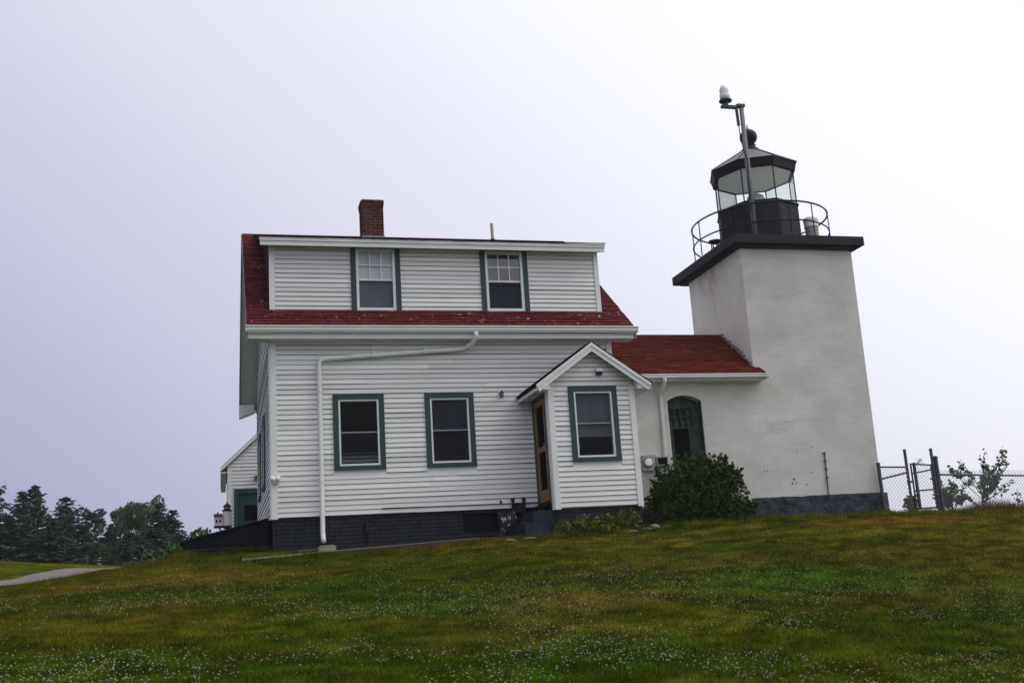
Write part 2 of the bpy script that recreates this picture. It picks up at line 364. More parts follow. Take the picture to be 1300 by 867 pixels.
def lawn_tint(x, y):
    n1 = fbm(x*.55, y*.75, 11, 5); n2 = fbm(x*2.3, y*2.6, 23, 4); n3 = fbm(x*.22, y*.3, 41, 3)
    a = np.array((.034, .048, .005)); b = np.array((.070, .070, .009)); d = np.array((.125, .088, .022))
    t = np.clip((n1-.36)/.26, 0, 1)[:, None]
    c = a*(1-t)+b*t
    t2 = np.clip((n2*.6+n3*.4-.53)/.12, 0, 1)[:, None]*.75
    c = c*(1-t2)+d*t2
    cl = np.clip((clover_pat(x, y)-.44)/.17, 0, 1)[:, None]*np.clip((-y-2.5)/5, 0, 1)[:, None]*.62
    c = c*(1-cl)+np.array((.026, .052, .006))*cl
    wob = (n2-.5)*1.6
    for bx, by, rx, ry, cc, s in BLOBS:
        w = (np.clip(1.25-np.sqrt(((x-bx)/(rx*1.5))**2+((y-by)/(ry*1.9))**2)+wob*.55, 0, 1)**1.2)[:, None]*s
        c = c*(1-w)+cc*w
    k_ = fbm(x*4.5, y*5, 31, 4)
    return c*(.50+1.05*np.clip((k_-.25)/.5, 0, 1)**1.3)[:, None]*np.array((1.0, 1.10, .44))

def axis_lines(lo, hi, fine_lo, fine_hi, step, grow=1.22):
    a = list(np.arange(fine_lo, fine_hi+1e-6, step)); s = step; x = fine_hi
    while x < hi: s *= grow; x += s; a.append(min(x, hi))
    s = step; x = fine_lo; pre = []
    while x > lo: s *= grow; x -= s; pre.append(max(x, lo))
    return np.array(sorted(set(np.round(pre+a, 5))))
gx = axis_lines(-150, 160, -12, 19, .2); gy = axis_lines(-60, 200, -18, 22, .2)
GX, GY = np.meshgrid(gx, gy); Zg = gz(GX, GY)
nx, ny = len(gx), len(gy)
idx = np.arange(nx*ny).reshape(ny, nx)
F = np.stack([idx[:-1, :-1], idx[:-1, 1:], idx[1:, 1:], idx[1:, :-1]], -1).reshape(-1, 4)
V = np.stack([GX.ravel(), GY.ravel(), Zg.ravel()], 1)
ground = np_mesh('ground', V, F, 'ground_soil', tint=lawn_tint(V[:, 0], V[:, 1])*.8, origin=(0, 0, 0), smooth=True)
tag(ground, 'grassy hillside lawn rising to the white house', 'lawn', kind='structure')

# driveway: a gravel strip draped over the ground
def drape(name, pts, width, material, lift, label, cat, step=.25, kind='structure', rag=.0):
    P = [Vector((p[0], p[1], 0)) for p in pts]; c = []
    for i in range(len(P)-1):
        p0 = P[max(i-1, 0)]; p1 = P[i]; p2 = P[i+1]; p3 = P[min(i+2, len(P)-1)]
        n = max(2, int((p2-p1).length/step))
        for k in range(n):
            t = k/n; c.append(.5*((2*p1)+(p2-p0)*t+(2*p0-5*p1+4*p2-p3)*t*t+(3*p1-p0-3*p2+p3)*t**3))
    c.append(P[-1]); m = 11; vs_ = []
    for i, p in enumerate(c):
        d = (c[min(i+1, len(c)-1)]-c[max(i-1, 0)]).normalized(); nn = Vector((-d.y, d.x, 0))
        for j in range(m):
            q = p+nn*((j/(m-1)-.5)*(width*(1+random.uniform(-rag, rag)))); vs_.append((q.x, q.y))
    vs_ = np.array(vs_); z = gz(vs_[:, 0], vs_[:, 1])+lift
    ii = np.arange(len(c)*m).reshape(len(c), m)
    f = np.stack([ii[:-1, :-1], ii[:-1, 1:], ii[1:, 1:], ii[1:, :-1]], -1).reshape(-1, 4)
    o = np_mesh(name, np.column_stack([vs_, z]), f, material, smooth=True)
    return tag(o, label, cat, kind=kind)
drape('driveway', [(-20, 4.6), (-13, 4.6), (-9, 5.6), (-6.6, 8.6), (-5.4, 13.0), (-4.3, 19.5), (-2, 26), (2, 30)], 1.7, 'gravel', .035,
      'pale gravel driveway curving past the left of the lawn', 'driveway', rag=.05)

# ------------------------------------------------------------------ planes and shared builders for the buildings
class Plane:
    """kind 'f': faces the camera (-Y) at y=k, a = x;  kind 'l': faces left (-X) at x=k, a = y"""
    def __init__(s, kind, k): s.kind = kind; s.k = k
    def P(s, a, d, z): return (a, s.k-d, z) if s.kind == 'f' else (s.k-d, a, z)
    def box(s, mb, a0, a1, d0, d1, z0, z1, mi=0):
        p = s.P(a0, d0, z0); q = s.P(a1, d1, z1)
        return mb.box(p[0], q[0], p[1], q[1], p[2], q[2], mi)
def clapboard(pl, a0, a1, z0, z1, parent, a0t=None, a1t=None, material='white_paint'):
    """one course: long runs are two boards with a butt joint"""
    a0t = a0 if a0t is None else a0t; a1t = a1 if a1t is None else a1t
    if a1-a0 > 3.2 and pl.kind == 'f':
        m = a0+(a1-a0)*random.uniform(.25, .75)
        one_board(pl, a0, m-.002, z0, z1, parent, a0t=a0t, a1t=m-.002, material=material); one_board(pl, m+.002, a1, z0, z1, parent, a0t=m+.002, a1t=a1t, material=material)
    else: one_board(pl, a0, a1, z0, z1, parent, a0t=a0t, a1t=a1t, material=material)
def one_board(pl, a0, a1, z0, z1, parent, lip=.018, a0t=None, a1t=None, material='white_paint'):
    """one board: thin at the top edge, at the bottom edge a worn lip with its shadow line painted in"""
    if a1-a0 < .03: return
    a0t = a0 if a0t is None else a0t; a1t = a1 if a1t is None else a1t
    l = lip*random.uniform(.85, 1.2); w = .0075*random.uniform(.35, 1.6); dz = random.uniform(-.002, .002)
    z0 += dz
    prof = [(0, z0), (l, z0), (l*.93, z0+w), (.004, z1)]
    vs_ = []
    for e, (a, at) in enumerate(((a0, a0t), (a1, a1t))):
        for d, z in prof:
            t = (z-z0)/(z1-z0); vs_.append(pl.P(a*(1-t)+at*t, d, z))
        vs_.append(pl.P(at, 0, z1))
    mb = MB()
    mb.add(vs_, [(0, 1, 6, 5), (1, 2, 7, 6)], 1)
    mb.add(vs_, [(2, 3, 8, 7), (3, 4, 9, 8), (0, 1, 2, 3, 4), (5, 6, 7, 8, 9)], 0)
    return build(mb, 'clapboard', [material, 'worn_shadow_edge'], parent)
def wall_cells(mb, pl, a0, a1, z0, z1, holes, t, mi=0):
    """wall body behind the boards, with openings left free"""
    As = sorted({a0, a1, *[h[0] for h in holes], *[h[1] for h in holes]}); Zs = sorted({z0, z1, *[h[2] for h in holes], *[h[3] for h in holes]})
    for i in range(len(As)-1):
        for j in range(len(Zs)-1):
            ca = (As[i]+As[i+1])/2; cz = (Zs[j]+Zs[j+1])/2
            if any(h[0] < ca < h[1] and h[2] < cz < h[3] for h in holes): continue
            pl.box(mb, As[i], As[i+1], 0, -t, Zs[j], Zs[j+1], mi)
def side_up(pl, parent, a0, a1, z0, z1, exposure, holes, edge=None, material='white_paint', top_of=None):
    """courses of clapboards between a0 and a1, cut at the holes (a0,a1,z0,z1); edge(z) narrows gable courses"""
    n = max(1, round((z1-z0)/exposure)); e = (z1-z0)/n
    for k in range(n):
        b0 = z0+k*e; b1 = b0+e+.004
        lo, hi = (a0, a1) if edge is None else edge(b0)
        lot, hit = (a0, a1) if edge is None else edge(b1)
        cuts = sorted([h for h in holes if h[2] < b1-.01 and h[3] > b0+.01])
        x = lo; xt = lot
        for h in cuts:
            clapboard(pl, x, min(h[0], hi), b0, b1, parent, a0t=xt, a1t=min(h[0], hit), material=material); x = max(h[1], lo); xt = max(h[1], lot)
        clapboard(pl, x, hi, b0, b1, parent, a0t=max(xt, lot), a1t=hit, material=material)
def window(parent, pl, a0, a1, z0, z1, casing=.10, full=True, muntins=False, up_c='shade_dim', low_c='shade_dim', low_top=None, label=None, bright=False, rail=None, room=.5, inner=None):
    w = MB(); D = .045
    if full:
        pl.box(w, a0, a1, -.02, D, z1-casing, z1); pl.box(w, a0, a1, -.02, D+.012, z0, z0+casing*.75)
        pl.box(w, a0, a0+casing, -.02, D-.003, z0+casing*.75, z1-casing); pl.box(w, a1-casing, a1, -.02, D-.003, z0+casing*.75, z1-casing)
        i0, i1, j0, j1 = a0+casing, a1-casing, z0+casing*.75, z1-casing
    else:
        pl.box(w, a0, a0+casing, -.02, D, z0, z1); pl.box(w, a1-casing, a1, -.02, D, z0, z1)
        i0, i1, j0, j1 = a0+casing, a1-casing, z0, z1
    root = build(w, 'window', 'green_trim', parent)
    if label: root['label'] = label
    f = MB(); t = .034 if full else .055
    pl.box(f, i0, i0+t, -.05, .03, j0, j1); pl.box(f, i1-t, i1, -.05, .03, j0, j1)
    pl.box(f, i0+t, i1-t, -.05, .028, j1-t*.9, j1); pl.box(f, i0+t, i1-t, -.05, .034, j0, j0+t*1.1)
    build(f, 'sash_frame', 'trim_white', root)
    g0, g1_, h0, h1 = i0+t, i1-t, j0+t*1.1, j1-t*.9
    mid = rail if rail else (h0+h1)/2
    rh = .010 if full else .018
    r_ = MB(); pl.box(r_, g0, g1_, -.04, .006, mid-rh, mid+rh); build(r_, 'meeting_rail', 'sash_grey' if full else 'trim_white', root)
    gl = 'pane_glass_bright' if bright else 'pane_glass'
    for (q0, q1, dd) in ((mid+.018, h1, -.008), (h0, mid-.018, -.025)):
        p = MB(); p.add([pl.P(g0, dd, q0), pl.P(g1_, dd, q0), pl.P(g1_, dd, q1), pl.P(g0, dd, q1)], [(0, 1, 2, 3)]); build(p, 'pane', gl if q1 == h1 else 'pane_glass', root, fix=False)
    if muntins:
        for k in (1, 2):
            x = g0+(g1_-g0)*k/3; m = MB(); pl.box(m, x-.011, x+.011, -.02, .004, mid+.018, h1); build(m, 'muntin', 'trim_white', root)
        z = (mid+.018+h1)/2; m = MB(); pl.box(m, g0, g1_, -.02, .002, z-.011, z+.011); build(m, 'muntin', 'trim_white', root)
    if inner:
        for zz, hh, m_ in ((inner, .05, 'shade_pale'), (inner+.09, .012, 'shade_pale'), (j0+.075, .05, 'curtain_grey')):
            c = MB(); pl.box(c, g0, g1_, -.05, -.055, zz, zz+hh); build(c, 'blind_rail', m_, root)
    if up_c:
        c = MB(); pl.box(c, g0, g1_, -.045, -.05, mid if low_top is None else low_top, h1); build(c, 'window_shade', up_c, root)
    if low_c:
        c = MB(); pl.box(c, g0, g1_, -.06, -.065, h0, mid); build(c, 'curtain', low_c, root)
    c = MB(); q = [(i0, j0), (i1, j0), (i1, j1), (i0, j1)]
    vs_ = [pl.P(a, -.05, z) for a, z in q]+[pl.P(a, -room, z) for a, z in q]
    c.add(vs_, [(0, 1, 5, 4), (1, 2, 6, 5), (2, 3, 7, 6), (3, 0, 4, 7), (4, 5, 6, 7)]); build(c, 'interior', 'dark_void', root, fix=False)
    return root
def shingles(parent, O, u, v, w, l, exposure=.135, tab=.30, base=(.13, .014, .014), var=.35, material='shingle_red', clip=None, name='shingles', thick=.017):
    """overlapping shingle tabs: O = eave corner, u along the eave, v up the slope"""
    O = np.array(O, float); u = np.array(u, float)/np.linalg.norm(u); v = np.array(v, float)/np.linalg.norm(v); n = np.cross(u, v)
    if n[2] < 0: n = -n
    vs_, fs, tn = [], [], []
    rows = int(math.ceil(l/exposure))
    for r in range(rows):
        s0 = r*exposure-.01; s1 = min(s0+exposure*1.35, l)
        x = -random.uniform(0, tab)
        rowv = random.uniform(.92, 1.08)
        while x < w:
            tw = tab*random.uniform(.92, 1.08); a0 = max(x, 0); a1 = min(x+tw-.012, w); x += tw
            if a1-a0 < .02: continue
            if clip and clip((a0+a1)/2, s0+exposure*.5): continue
            h = thick*random.uniform(.8, 1.5); dj = random.uniform(-.006, .006)
            k = len(vs_)
            q_ = [O+u*a0+v*(s0+dj)+n*.001, O+u*a1+v*(s0+dj)+n*.001, O+u*a1+v*(s0+dj)+n*h, O+u*a0+v*(s0+dj)+n*h]
            vs_ += q_+[q_[2], q_[3], O+u*a1+v*s1+n*.002, O+u*a0+v*s1+n*.002]
            fs += [(k, k+1, k+2, k+3), (k+5, k+4, k+6, k+7)]
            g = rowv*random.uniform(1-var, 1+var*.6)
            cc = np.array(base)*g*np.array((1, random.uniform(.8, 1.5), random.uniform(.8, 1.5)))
            tn += [cc*.38]*4+[cc]*4  # butt edges dark as cut asphalt, also painting in the shade between courses
    V_ = np.array(vs_); 
    F4 = np.array([f for f in fs if len(set(f)) == 4]); tn = np.array(tn)
    o = np_mesh(name, V_, F4, material, parent, tint=tn)
    o['kind'] = 'stuff'
    return o

# ------------------------------------------------------------------ keeper's house
W_, DEP = 6.771, 7.416
RZ, RY, SL = 6.655, 3.708, 0.7825                     # ridge height, ridge depth, roof slope
def roof_z(y): return 3.482+(y+.347)*SL if y <= RY else 3.482+(2*RY-y+.347)*SL
house = thing('keepers_house', 'white clapboard keeper\'s house with red roof, long dormer and green window trim', 'house', (3.39, 3.7, -.6))
FP = Plane('f', 0.0); LP = Plane('l', 0.0)
w1 = (1.139, 2.099, .828, 2.253); w2 = (2.883, 3.843, .828, 2.253)
def shrink(w, k=.05): return (w[0]+k, w[1]-k, w[2]+k, w[3]-k)
mb = MB(); wall_cells(mb, FP, 0, W_, 0, 3.30, [shrink(w1), shrink(w2)], .12)
wall = build(mb, 'wall', 'white_paint', house)
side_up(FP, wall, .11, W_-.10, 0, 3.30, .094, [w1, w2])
for a in (0, W_-.10):                                  # corner boards
    mb = MB(); FP.box(mb, a-.005 if a == 0 else a, a+.11 if a == 0 else a+.105, -.002, .03, -.02, 3.28); build(mb, 'corner_board', 'trim_white', house)
mb = MB(); LP.box(mb, -.002, .11, 0, .028, -.02, 3.4); build(mb, 'corner_board', 'trim_white', house)
# left gable wall with two windows seen edge on
lw = [(2.30, 3.25, .80, 2.28), (4.75, 5.65, .80, 2.28)]
mb = MB()
wall_cells(mb, LP, .12, DEP, 0, 3.38, [shrink(w) for w in lw], .12)
mb.prism([(.12, 3.38), (DEP, 3.38), (DEP-.02, roof_z(DEP)-.16), (RY, RZ-.16), (.12, roof_z(.12)-.16)], 'x', 0, .12)
lwall = build(mb, 'wall', 'white_paint', house)
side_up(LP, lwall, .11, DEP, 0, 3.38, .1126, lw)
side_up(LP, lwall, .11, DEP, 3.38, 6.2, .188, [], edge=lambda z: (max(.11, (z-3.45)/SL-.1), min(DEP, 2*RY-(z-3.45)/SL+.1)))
for w in lw: window(house, LP, *w, up_c='shade_dim', low_c=None)
# right and back walls (plain bodies)
mb = MB(); mb.prism([(.12, 0), (DEP, 0), (DEP, roof_z(DEP)-.16), (RY, RZ-.16), (.12, roof_z(.12)-.16)], 'x', W_-.12, W_); build(mb, 'wall', 'white_paint', house)
mb = MB(); mb.box(.12, W_-.12, DEP-.12, DEP-.003, 0, 3.4); build(mb, 'wall', 'white_paint', house)
window(house, FP, *w1, up_c=None, low_c='screen_dark', label='lower window with dark panes, left of the two', inner=1.05)
window(house, FP, *w2, up_c='shade_dim', low_c='screen_dark', label='lower window with dim shade, right of the two')
# foundation of painted brick with a dark cellar window
FB = Plane('f', .03)
mb = MB(); wall_cells(mb, FB, .02, W_-.02, -1.3, -.004, [(3.53, 4.33, -.42, -.06)], .2)
mb.box(.02, .22, .23, DEP-.03, -1.3, -.004); mb.box(W_-.22, W_-.02, .23, DEP-.03, -1.3, -.004); mb.box(.22, W_-.22, DEP-.23, DEP-.03, -1.3, -.004)
fnd = build(mb, 'foundation', 'found_brick', house)
mb = MB(); FB.box(mb, 3.53, 4.33, -.11, -.12, -.42, -.06); FB.box(mb, 3.53, 4.33, -.02, -.10, -.42, -.36); cw = build(mb, 'cellar_window', 'navy_paint', fnd)
mb = MB(); FB.box(mb, .02, 3.4, .10, -.0, -.75, -.565); build(mb, 'footing_ledge', 'step_grey', fnd)
# roof body, rakes, soffits
mb = MB()
top = [(-.36, roof_z(-.36)), (RY, RZ), (2*RY+.36, roof_z(-.36))]
mb.prism([(y, z) for y, z in top]+[(y, z-.085) for y, z in reversed(top)], 'x', -.41, W_+.41)
roof = build(mb, 'roof', 'roof_deck', house)
vv = (0, 1, SL); LEN = (RY+.36)*math.hypot(1, SL)
def in_dormer(a, s):
    y = -.36+s/math.hypot(1, SL); return .03 < a-.42 < W_-.05 and y > .32
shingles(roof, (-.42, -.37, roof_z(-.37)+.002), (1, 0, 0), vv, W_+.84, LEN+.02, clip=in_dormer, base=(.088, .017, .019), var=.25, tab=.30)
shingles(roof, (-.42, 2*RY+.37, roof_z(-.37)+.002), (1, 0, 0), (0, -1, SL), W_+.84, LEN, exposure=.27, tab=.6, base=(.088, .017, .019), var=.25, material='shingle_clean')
mb = MB(); mb.prism([(RY-.12, RZ-.085), (RY, RZ+.012), (RY+.12, RZ-.085), (RY, RZ-.004)], 'x', -.42, W_+.42); build(mb, 'ridge_cap', 'cheek_red', roof)
for x0, x1 in ((-.435, -.405), (W_+.405, W_+.435)):
    mb = MB(); mb.prism([(y, z-.012) for y, z in top]+[(y, z-.23) for y, z in reversed(top)], 'x', x0, x1); build(mb, 'rake_board', 'rake_green', house)
for x0, x1 in ((-.404, -.004), (W_+.004, W_+.404)):
    mb = MB(); mb.prism([(y+.0, z-.105) for y, z in top]+[(y, z-.13) for y, z in reversed(top)], 'x', x0, x1); build(mb, 'rake_soffit', 'trim_white', house)
    mb = MB(); mb.prism([(x0-.03 if x0 < 0 else x1+.03, 3.42), (x0-.03 if x0 < 0 else x1+.03, 3.10), (x1-.06 if x0 < 0 else x0+.06, 3.24), (x1-.06 if x0 < 0 else x0+.06, 3.42)], 'y', 2*RY+.02, 2*RY+.40); build(mb, 'eave_return', 'trim_white', house)
mb = MB(); mb.box(-.40, W_+.40, -.30, -.005, 3.262, 3.282); build(mb, 'soffit', 'trim_white', house)
mb = MB(); mb.box(-.40, W_+.40, -.325, -.302, 3.262, 3.43); build(mb, 'fascia', 'trim_white', house)
mb = MB(); mb.box(-.40, W_+.40, 2*RY+.005, 2*RY+.34, 3.262, 3.282); mb.box(-.40, W_+.40, 2*RY+.342, 2*RY+.365, 3.262, 3.43); build(mb, 'soffit', 'trim_white', house)
mb = MB()
mb.prism([(-.328, 3.365), (-.40, 3.365), (-.43, 3.41), (-.425, 3.44), (-.452, 3.475), (-.445, 3.487), (-.415, 3.462), (-.328, 3.462)], 'x', -.45, W_+.46)
gut = build(mb, 'gutter', 'trim_white', house)
# downspout: outlet, long lateral run, drop to the splash block
mb = MB(); mb.tube([(3.88, -.39, 3.375), (3.88, -.385, 3.31), (3.84, -.27, 3.19), (3.72, -.12, 3.115), (3.55, -.10, 3.095), (1.05, -.10, 2.925), (.94, -.10, 2.905), (.905, -.10, 2.87), (.895, -.10, 2.75), (.895, -.10, -.30), (.897, -.12, -.38), (.90, -.20, -.46)], .045, 10)
dsp = build(mb, 'downspout', 'trim_white', house, smooth=True)
for z in (2.28, .60):
    mb = MB(); mb.lathe(.895, -.10, [(.05, z), (.05, z+.05)], 12); build(mb, 'pipe_strap', 'trim_white', dsp)
for x in (1.9, 2.9):
    mb = MB(); mb.box(x, x+.03, -.155, -.03, 2.87+.068*(x-.95)+.012, 2.99+.068*(x-.95)+.012); build(mb, 'pipe_strap', 'trim_white', dsp)
# dormer
DP = Plane('f', .30); d1 = (1.585, 2.565, 3.965, 5.235); d2 = (4.205, 5.20, 3.965, 5.235)
mb = MB(); wall_cells(mb, DP, .02, 6.742, 3.9, 5.27, [shrink(d1, .06), shrink(d2, .06)], .10)
dw = build(mb, 'dormer_wall', 'white_paint', house)
side_up(DP, dw, .13, 6.642, 3.965, 5.27, .0905, [d1, d2])
for a0, a1 in ((.017, .125), (6.645, 6.745)):
    mb = MB(); DP.box(mb, a0, a1, -.01, .03, 3.93, 5.26); build(mb, 'corner_board', 'trim_white', dw)
for x0, x1 in ((.022, .08), (6.68, 6.738)):
    mb = MB(); mb.prism([(.40, 3.95), (.40, 5.40), (3.5, 6.46), (3.5, 6.40)], 'x', x0, x1); build(mb, 'dormer_cheek', 'cheek_red', house)
window(house, DP, *d1, full=False, muntins=True, up_c='curtain_white', low_c='curtain_grey', rail=4.60, label='dormer window with white curtain in the upper sash')
window(house, DP, *d2, full=False, muntins=True, up_c='curtain_grey', low_c='shade_dim', rail=4.60, label='dormer window with sky reflected in its upper panes', bright=True)
mb = MB(); mb.prism([(.02, 5.285), (.02, 5.352), (3.62, 6.575), (3.62, 6.50)], 'x', -.155, 6.80); dr = build(mb, 'dormer_roof', 'roof_deck', house)
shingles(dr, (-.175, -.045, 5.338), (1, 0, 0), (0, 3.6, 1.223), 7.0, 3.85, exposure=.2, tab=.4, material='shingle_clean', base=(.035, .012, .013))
mb = MB(); mb.box(-.16, 6.81, -.005, .018, 5.18, 5.335); mb.box(-.17, 6.82, -.028, -.006, 5.268, 5.337); build(mb, 'dormer_fascia', 'trim_white', house)
mb = MB(); mb.box(-.15, 6.80, .02, .299, 5.262, 5.28); build(mb, 'dormer_soffit', 'trim_white', house)
# chimney of separate bricks
CX0, CX1, CY0, CY1 = 2.262, 2.772, 3.45, 3.96
mb = MB(); mb.box(CX0+.012, CX1-.012, CY0+.012, CY1-.012, 6.2, 7.49); chim = build(mb, 'chimney', 'mortar', house)
zc = 6.55; course = 0
bricks = {}
def brick_mesh(dx, dy):
    key = (round(dx, 3), round(dy, 3))
    if key not in bricks:
        b = MB(); b.box(-dx/2, dx/2, -dy/2, dy/2, 0, .056)
        me = bpy.data.meshes.new('brick'); me.from_pydata(b.v, [], b.f); me.materials.append(MATS['brick_red']); bricks[key] = me
    return bricks[key]
while zc < 7.46:
    o_ = .012 if 7.31 < zc < 7.38 else (.018 if zc >= 7.38 else 0)
    x0, x1, y0, y1 = CX0-o_, CX1+o_, CY0-o_, CY1+o_
    def run(a0, a1, half):
        L_ = a1-a0; n = 2.5; bl = L_/n; cuts = [0, bl, 2*bl, L_] if half else [0, bl*.5, bl*1.5, L_]
        return [(a0+cuts[i]+.008, a0+cuts[i+1]-.008) for i in range(3)]
    hf = course % 2
    for a, b in run(x0, x1, hf):
        for yy in (y0+.048, y1-.048): mesh_obj('brick', brick_mesh(b-a, .096), chim, ((a+b)/2, yy+random.uniform(-.003, .003), zc))
    for a, b in run(y0+.10, y1-.10, hf):
        for xx in (x0+.048, x1-.048): mesh_obj('brick', brick_mesh(.096, b-a), chim, (xx+random.uniform(-.003, .003), (a+b)/2, zc))
    zc += .0715; course += 1
mb = MB(); mb.box(CX0-.012, CX1+.012, CY0-.014, CY0+.05, 6.40, 6.60); mb.box(CX0-.03, CX1+.04, CY0-.05, CY0-.016, 6.45, 6.53); build(mb, 'chimney_flashing', 'lead', chim)
mb = MB(); mb.lathe(5.225, 3.0, [(.075, 6.28), (.07, 6.40), (.045, 6.44)], 10, 1); mb.tube([(5.225, 3.0, 6.3), (5.22, 3.0, 6.815)], .038, 10); build(mb, 'vent_stack', ['vent_pipe', 'black_iron'], house)
# cellar bulkhead against the left wall
mb = MB(); mb.prism([(-1.56, -1.1), (-.03, -1.1), (-.03, .02), (-1.56, -.335)], 'y', .55, 2.0); bh = build(mb, 'cellar_bulkhead', 'navy_paint', house)
for y0, y1 in ((.50, 1.262), (1.27, 2.05)):
    mb = MB(); mb.prism([(-1.60, -.338), (-.035, .024), (-.035, .058), (-1.60, -.30)], 'y', y0, y1); build(mb, 'bulkhead_door', 'navy_paint', bh)
mb = MB(); mb.box(-1.53, -.35, .525, .549, -.475, -.445); mb.box(-1.59, -.03, .47, .548, -1.0, -.53); build(mb, 'bulkhead_curb', 'step_grey', bh)
mb = MB(); mb.box(1.675, 1.765, -.07, .03, -.33, -.16); mb.tube([(1.735, -.02, -.30), (1.735, -.02, -.62)], .022, 8); build(mb, 'foundation_vent', 'found_brick', house)

# ------------------------------------------------------------------ entry porch
porch = thing('entry_porch', 'small gabled entry porch with one window and wooden screen door', 'porch', (5.87, -.55, -.6))
PX0, PX1, PY = 5.009, 6.727, -1.119
PP = Plane('f', PY); PL = Plane('l', PX0); PKX, PKZ, PSL = 5.868, 2.945, .70
pw = (5.41, 6.368, .715, 2.132)
mb = MB(); wall_cells(mb, PP, PX0, PX1, -.125, 2.14, [shrink(pw)], .10)
mb.prism([(PX0, 2.14), (PX1, 2.14), (PX1, PKZ-(PX1-PKX)*PSL-.063), (PKX, PKZ-.063), (PX0, PKZ-(PKX-PX0)*PSL-.063)], 'y', PY, PY+.10)
mb.box(PX1-.10, PX1, PY+.10, -.04, -.125, 2.2)
pwall = build(mb, 'wall', 'white_paint', porch)
side_up(PP, pwall, PX0+.105, PX1-.105, -.115, 2.14, .094, [pw])
side_up(PP, pwall, PX0, PX1, 2.14, 2.86, .094, [], edge=lambda z: (max(PX0, PKX-(2.885-z)/PSL), min(PX1, PKX+(2.885-z)/PSL)))
mb = MB(); cv = [(PKX-1.10, PKZ-1.10*PSL-.064), (PKX, PKZ-.064), (PKX+1.10, PKZ-1.10*PSL-.064)]; mb.prism(cv+[(x, z-.02) for x, z in reversed(cv)], 'y', -1.329, PY-.024); build(mb, 'rake_soffit', 'trim_white', porch)
for a0, a1 in ((PX0-.004, PX0+.105), (PX1-.105, PX1+.004)):
    mb = MB(); PP.box(mb, a0, a1, -.01, .03, -.145, 2.14); build(mb, 'corner_board', 'trim_white', porch)
mb = MB(); PL.box(mb, PY-.0, PY+.11, .0045, .026, -.145, 2.14); build(mb, 'corner_board', 'trim_white', porch)
window(porch, PP, *pw, up_c='shade_pale', low_c=None, low_top=1.18, rail=1.43, label='porch window with its shade half drawn')
# left side with the screen door
mb = MB(); PL.box(mb, PY+.11, -.02, 0, -.09, 2.03, 2.2); PL.box(mb, PY+.102, -1.0, 0, -.09, -.125, 2.03); PL.box(mb, -.12, -.02, 0, -.09, -.125, 2.03); build(mb, 'wall', 'white_paint', porch)
mb = MB(); PL.box(mb, -1.0, -.91, -.05, .03, .0, 2.0); PL.box(mb, -.22, -.115, -.05, .03, .0, 2.0); PL.box(mb, -1.0, -.115, -.05, .034, 2.0, 2.09); build(mb, 'door_casing', 'green_trim', porch)
mb = MB()
PL.box(mb, -.905, -.81, -.02, .02, .05, 1.98); PL.box(mb, -.32, -.225, -.02, .02, .05, 1.98)
PL.box(mb, -.81, -.32, -.02, .018, 1.86, 1.98); PL.box(mb, -.81, -.32, -.02, .018, .98, 1.08); PL.box(mb, -.81, -.32, -.02, .018, .05, .27)
door = build(mb, 'screen_door', 'door_wood', porch)
for z0, z1 in ((.27, .98), (1.08, 1.86)):
    mb = MB(); PL.box(mb, -.81, -.32, -.012, -.008, z0, z1); build(mb, 'screen', 'dark_void', door)
mb = MB(); PL.box(mb, -.865, -.845, .02, .06, 1.02, 1.12); build(mb, 'handle', 'galv_metal', door)
mb = MB(); PL.box(mb, -1.0, -.115, -.04, .10, -.06, .0); build(mb, 'door_sill', 'navy_paint', porch)
# roof
e = 1.14
prof = [(PKX-e, PKZ-e*PSL), (PKX, PKZ), (PKX+e, PKZ-e*PSL)]
mb = MB(); mb.prism(prof+[(x, z-.06) for x, z in reversed(prof)], 'y', -1.33, -.022); pr = build(mb, 'roof', 'roof_deck', porch)
shingles(pr, (PKX-e-.01, -1.37, PKZ-e*PSL-.004), (0, 1, 0), (1, 0, PSL), 1.345, e*math.hypot(1, PSL), base=(.07, .012, .014), tab=.28)
shingles(pr, (PKX+e+.01, -1.37, PKZ-e*PSL-.004), (0, 1, 0), (-1, 0, PSL), 1.345, e*math.hypot(1, PSL), base=(.07, .012, .014), tab=.28)
for s in (-1, 1):
    mb = MB(); a = [(PKX, PKZ-.012), (PKX+s*(e-.005), PKZ-e*PSL-.012), (PKX+s*(e-.06), PKZ-e*PSL-.14), (PKX, PKZ-.175)]
    mb.prism(a, 'y', -1.352, -1.331)
    b_ = [(PKX, PKZ-.012), (PKX+s*(e+.0), PKZ-e*PSL-.012), (PKX+s*(e-.02), PKZ-e*PSL-.065), (PKX, PKZ-.08)]
    mb.prism(b_, 'y', -1.372, -1.353); build(mb, 'rake_board', 'trim_white', porch)
    mb = MB(); x0 = PKX+s*(e-.02); x1 = PKX+s*(e-.27); mb.prism([(x0, PKZ-e*PSL-.06), (x0, PKZ-e*PSL-.10), (x1, PKZ-e*PSL-.10), (x1, PKZ-e*PSL+.10)], 'y', -1.33, -.024); build(mb, 'eave_box', 'trim_white', porch)
    mb = MB(); mb.box(PKX+s*(e-.005), PKX+s*(e-.018), -1.33, -.024, PKZ-e*PSL-.12, PKZ-e*PSL-.005); build(mb, 'fascia', 'trim_white', porch)
mb = MB(); mb.box(PX0+.02, PX1-.02, PY+.03, .028, -1.2, -.128); build(mb, 'foundation', 'found_brick', porch)
vent = MB(); vent.prism([(-1.14, 2.47), (-1.20, 2.47), (-1.25, 2.41), (-1.25, 2.40), (-1.14, 2.40)], 'x', 5.975, 6.105); vent.box(5.99, 6.09, -1.235, -1.141, 2.345, 2.398, 1)
tag(build(vent, 'wall_vent', ['trim_white', 'black_iron']), 'small hooded exhaust vent high on the porch gable', 'vent')
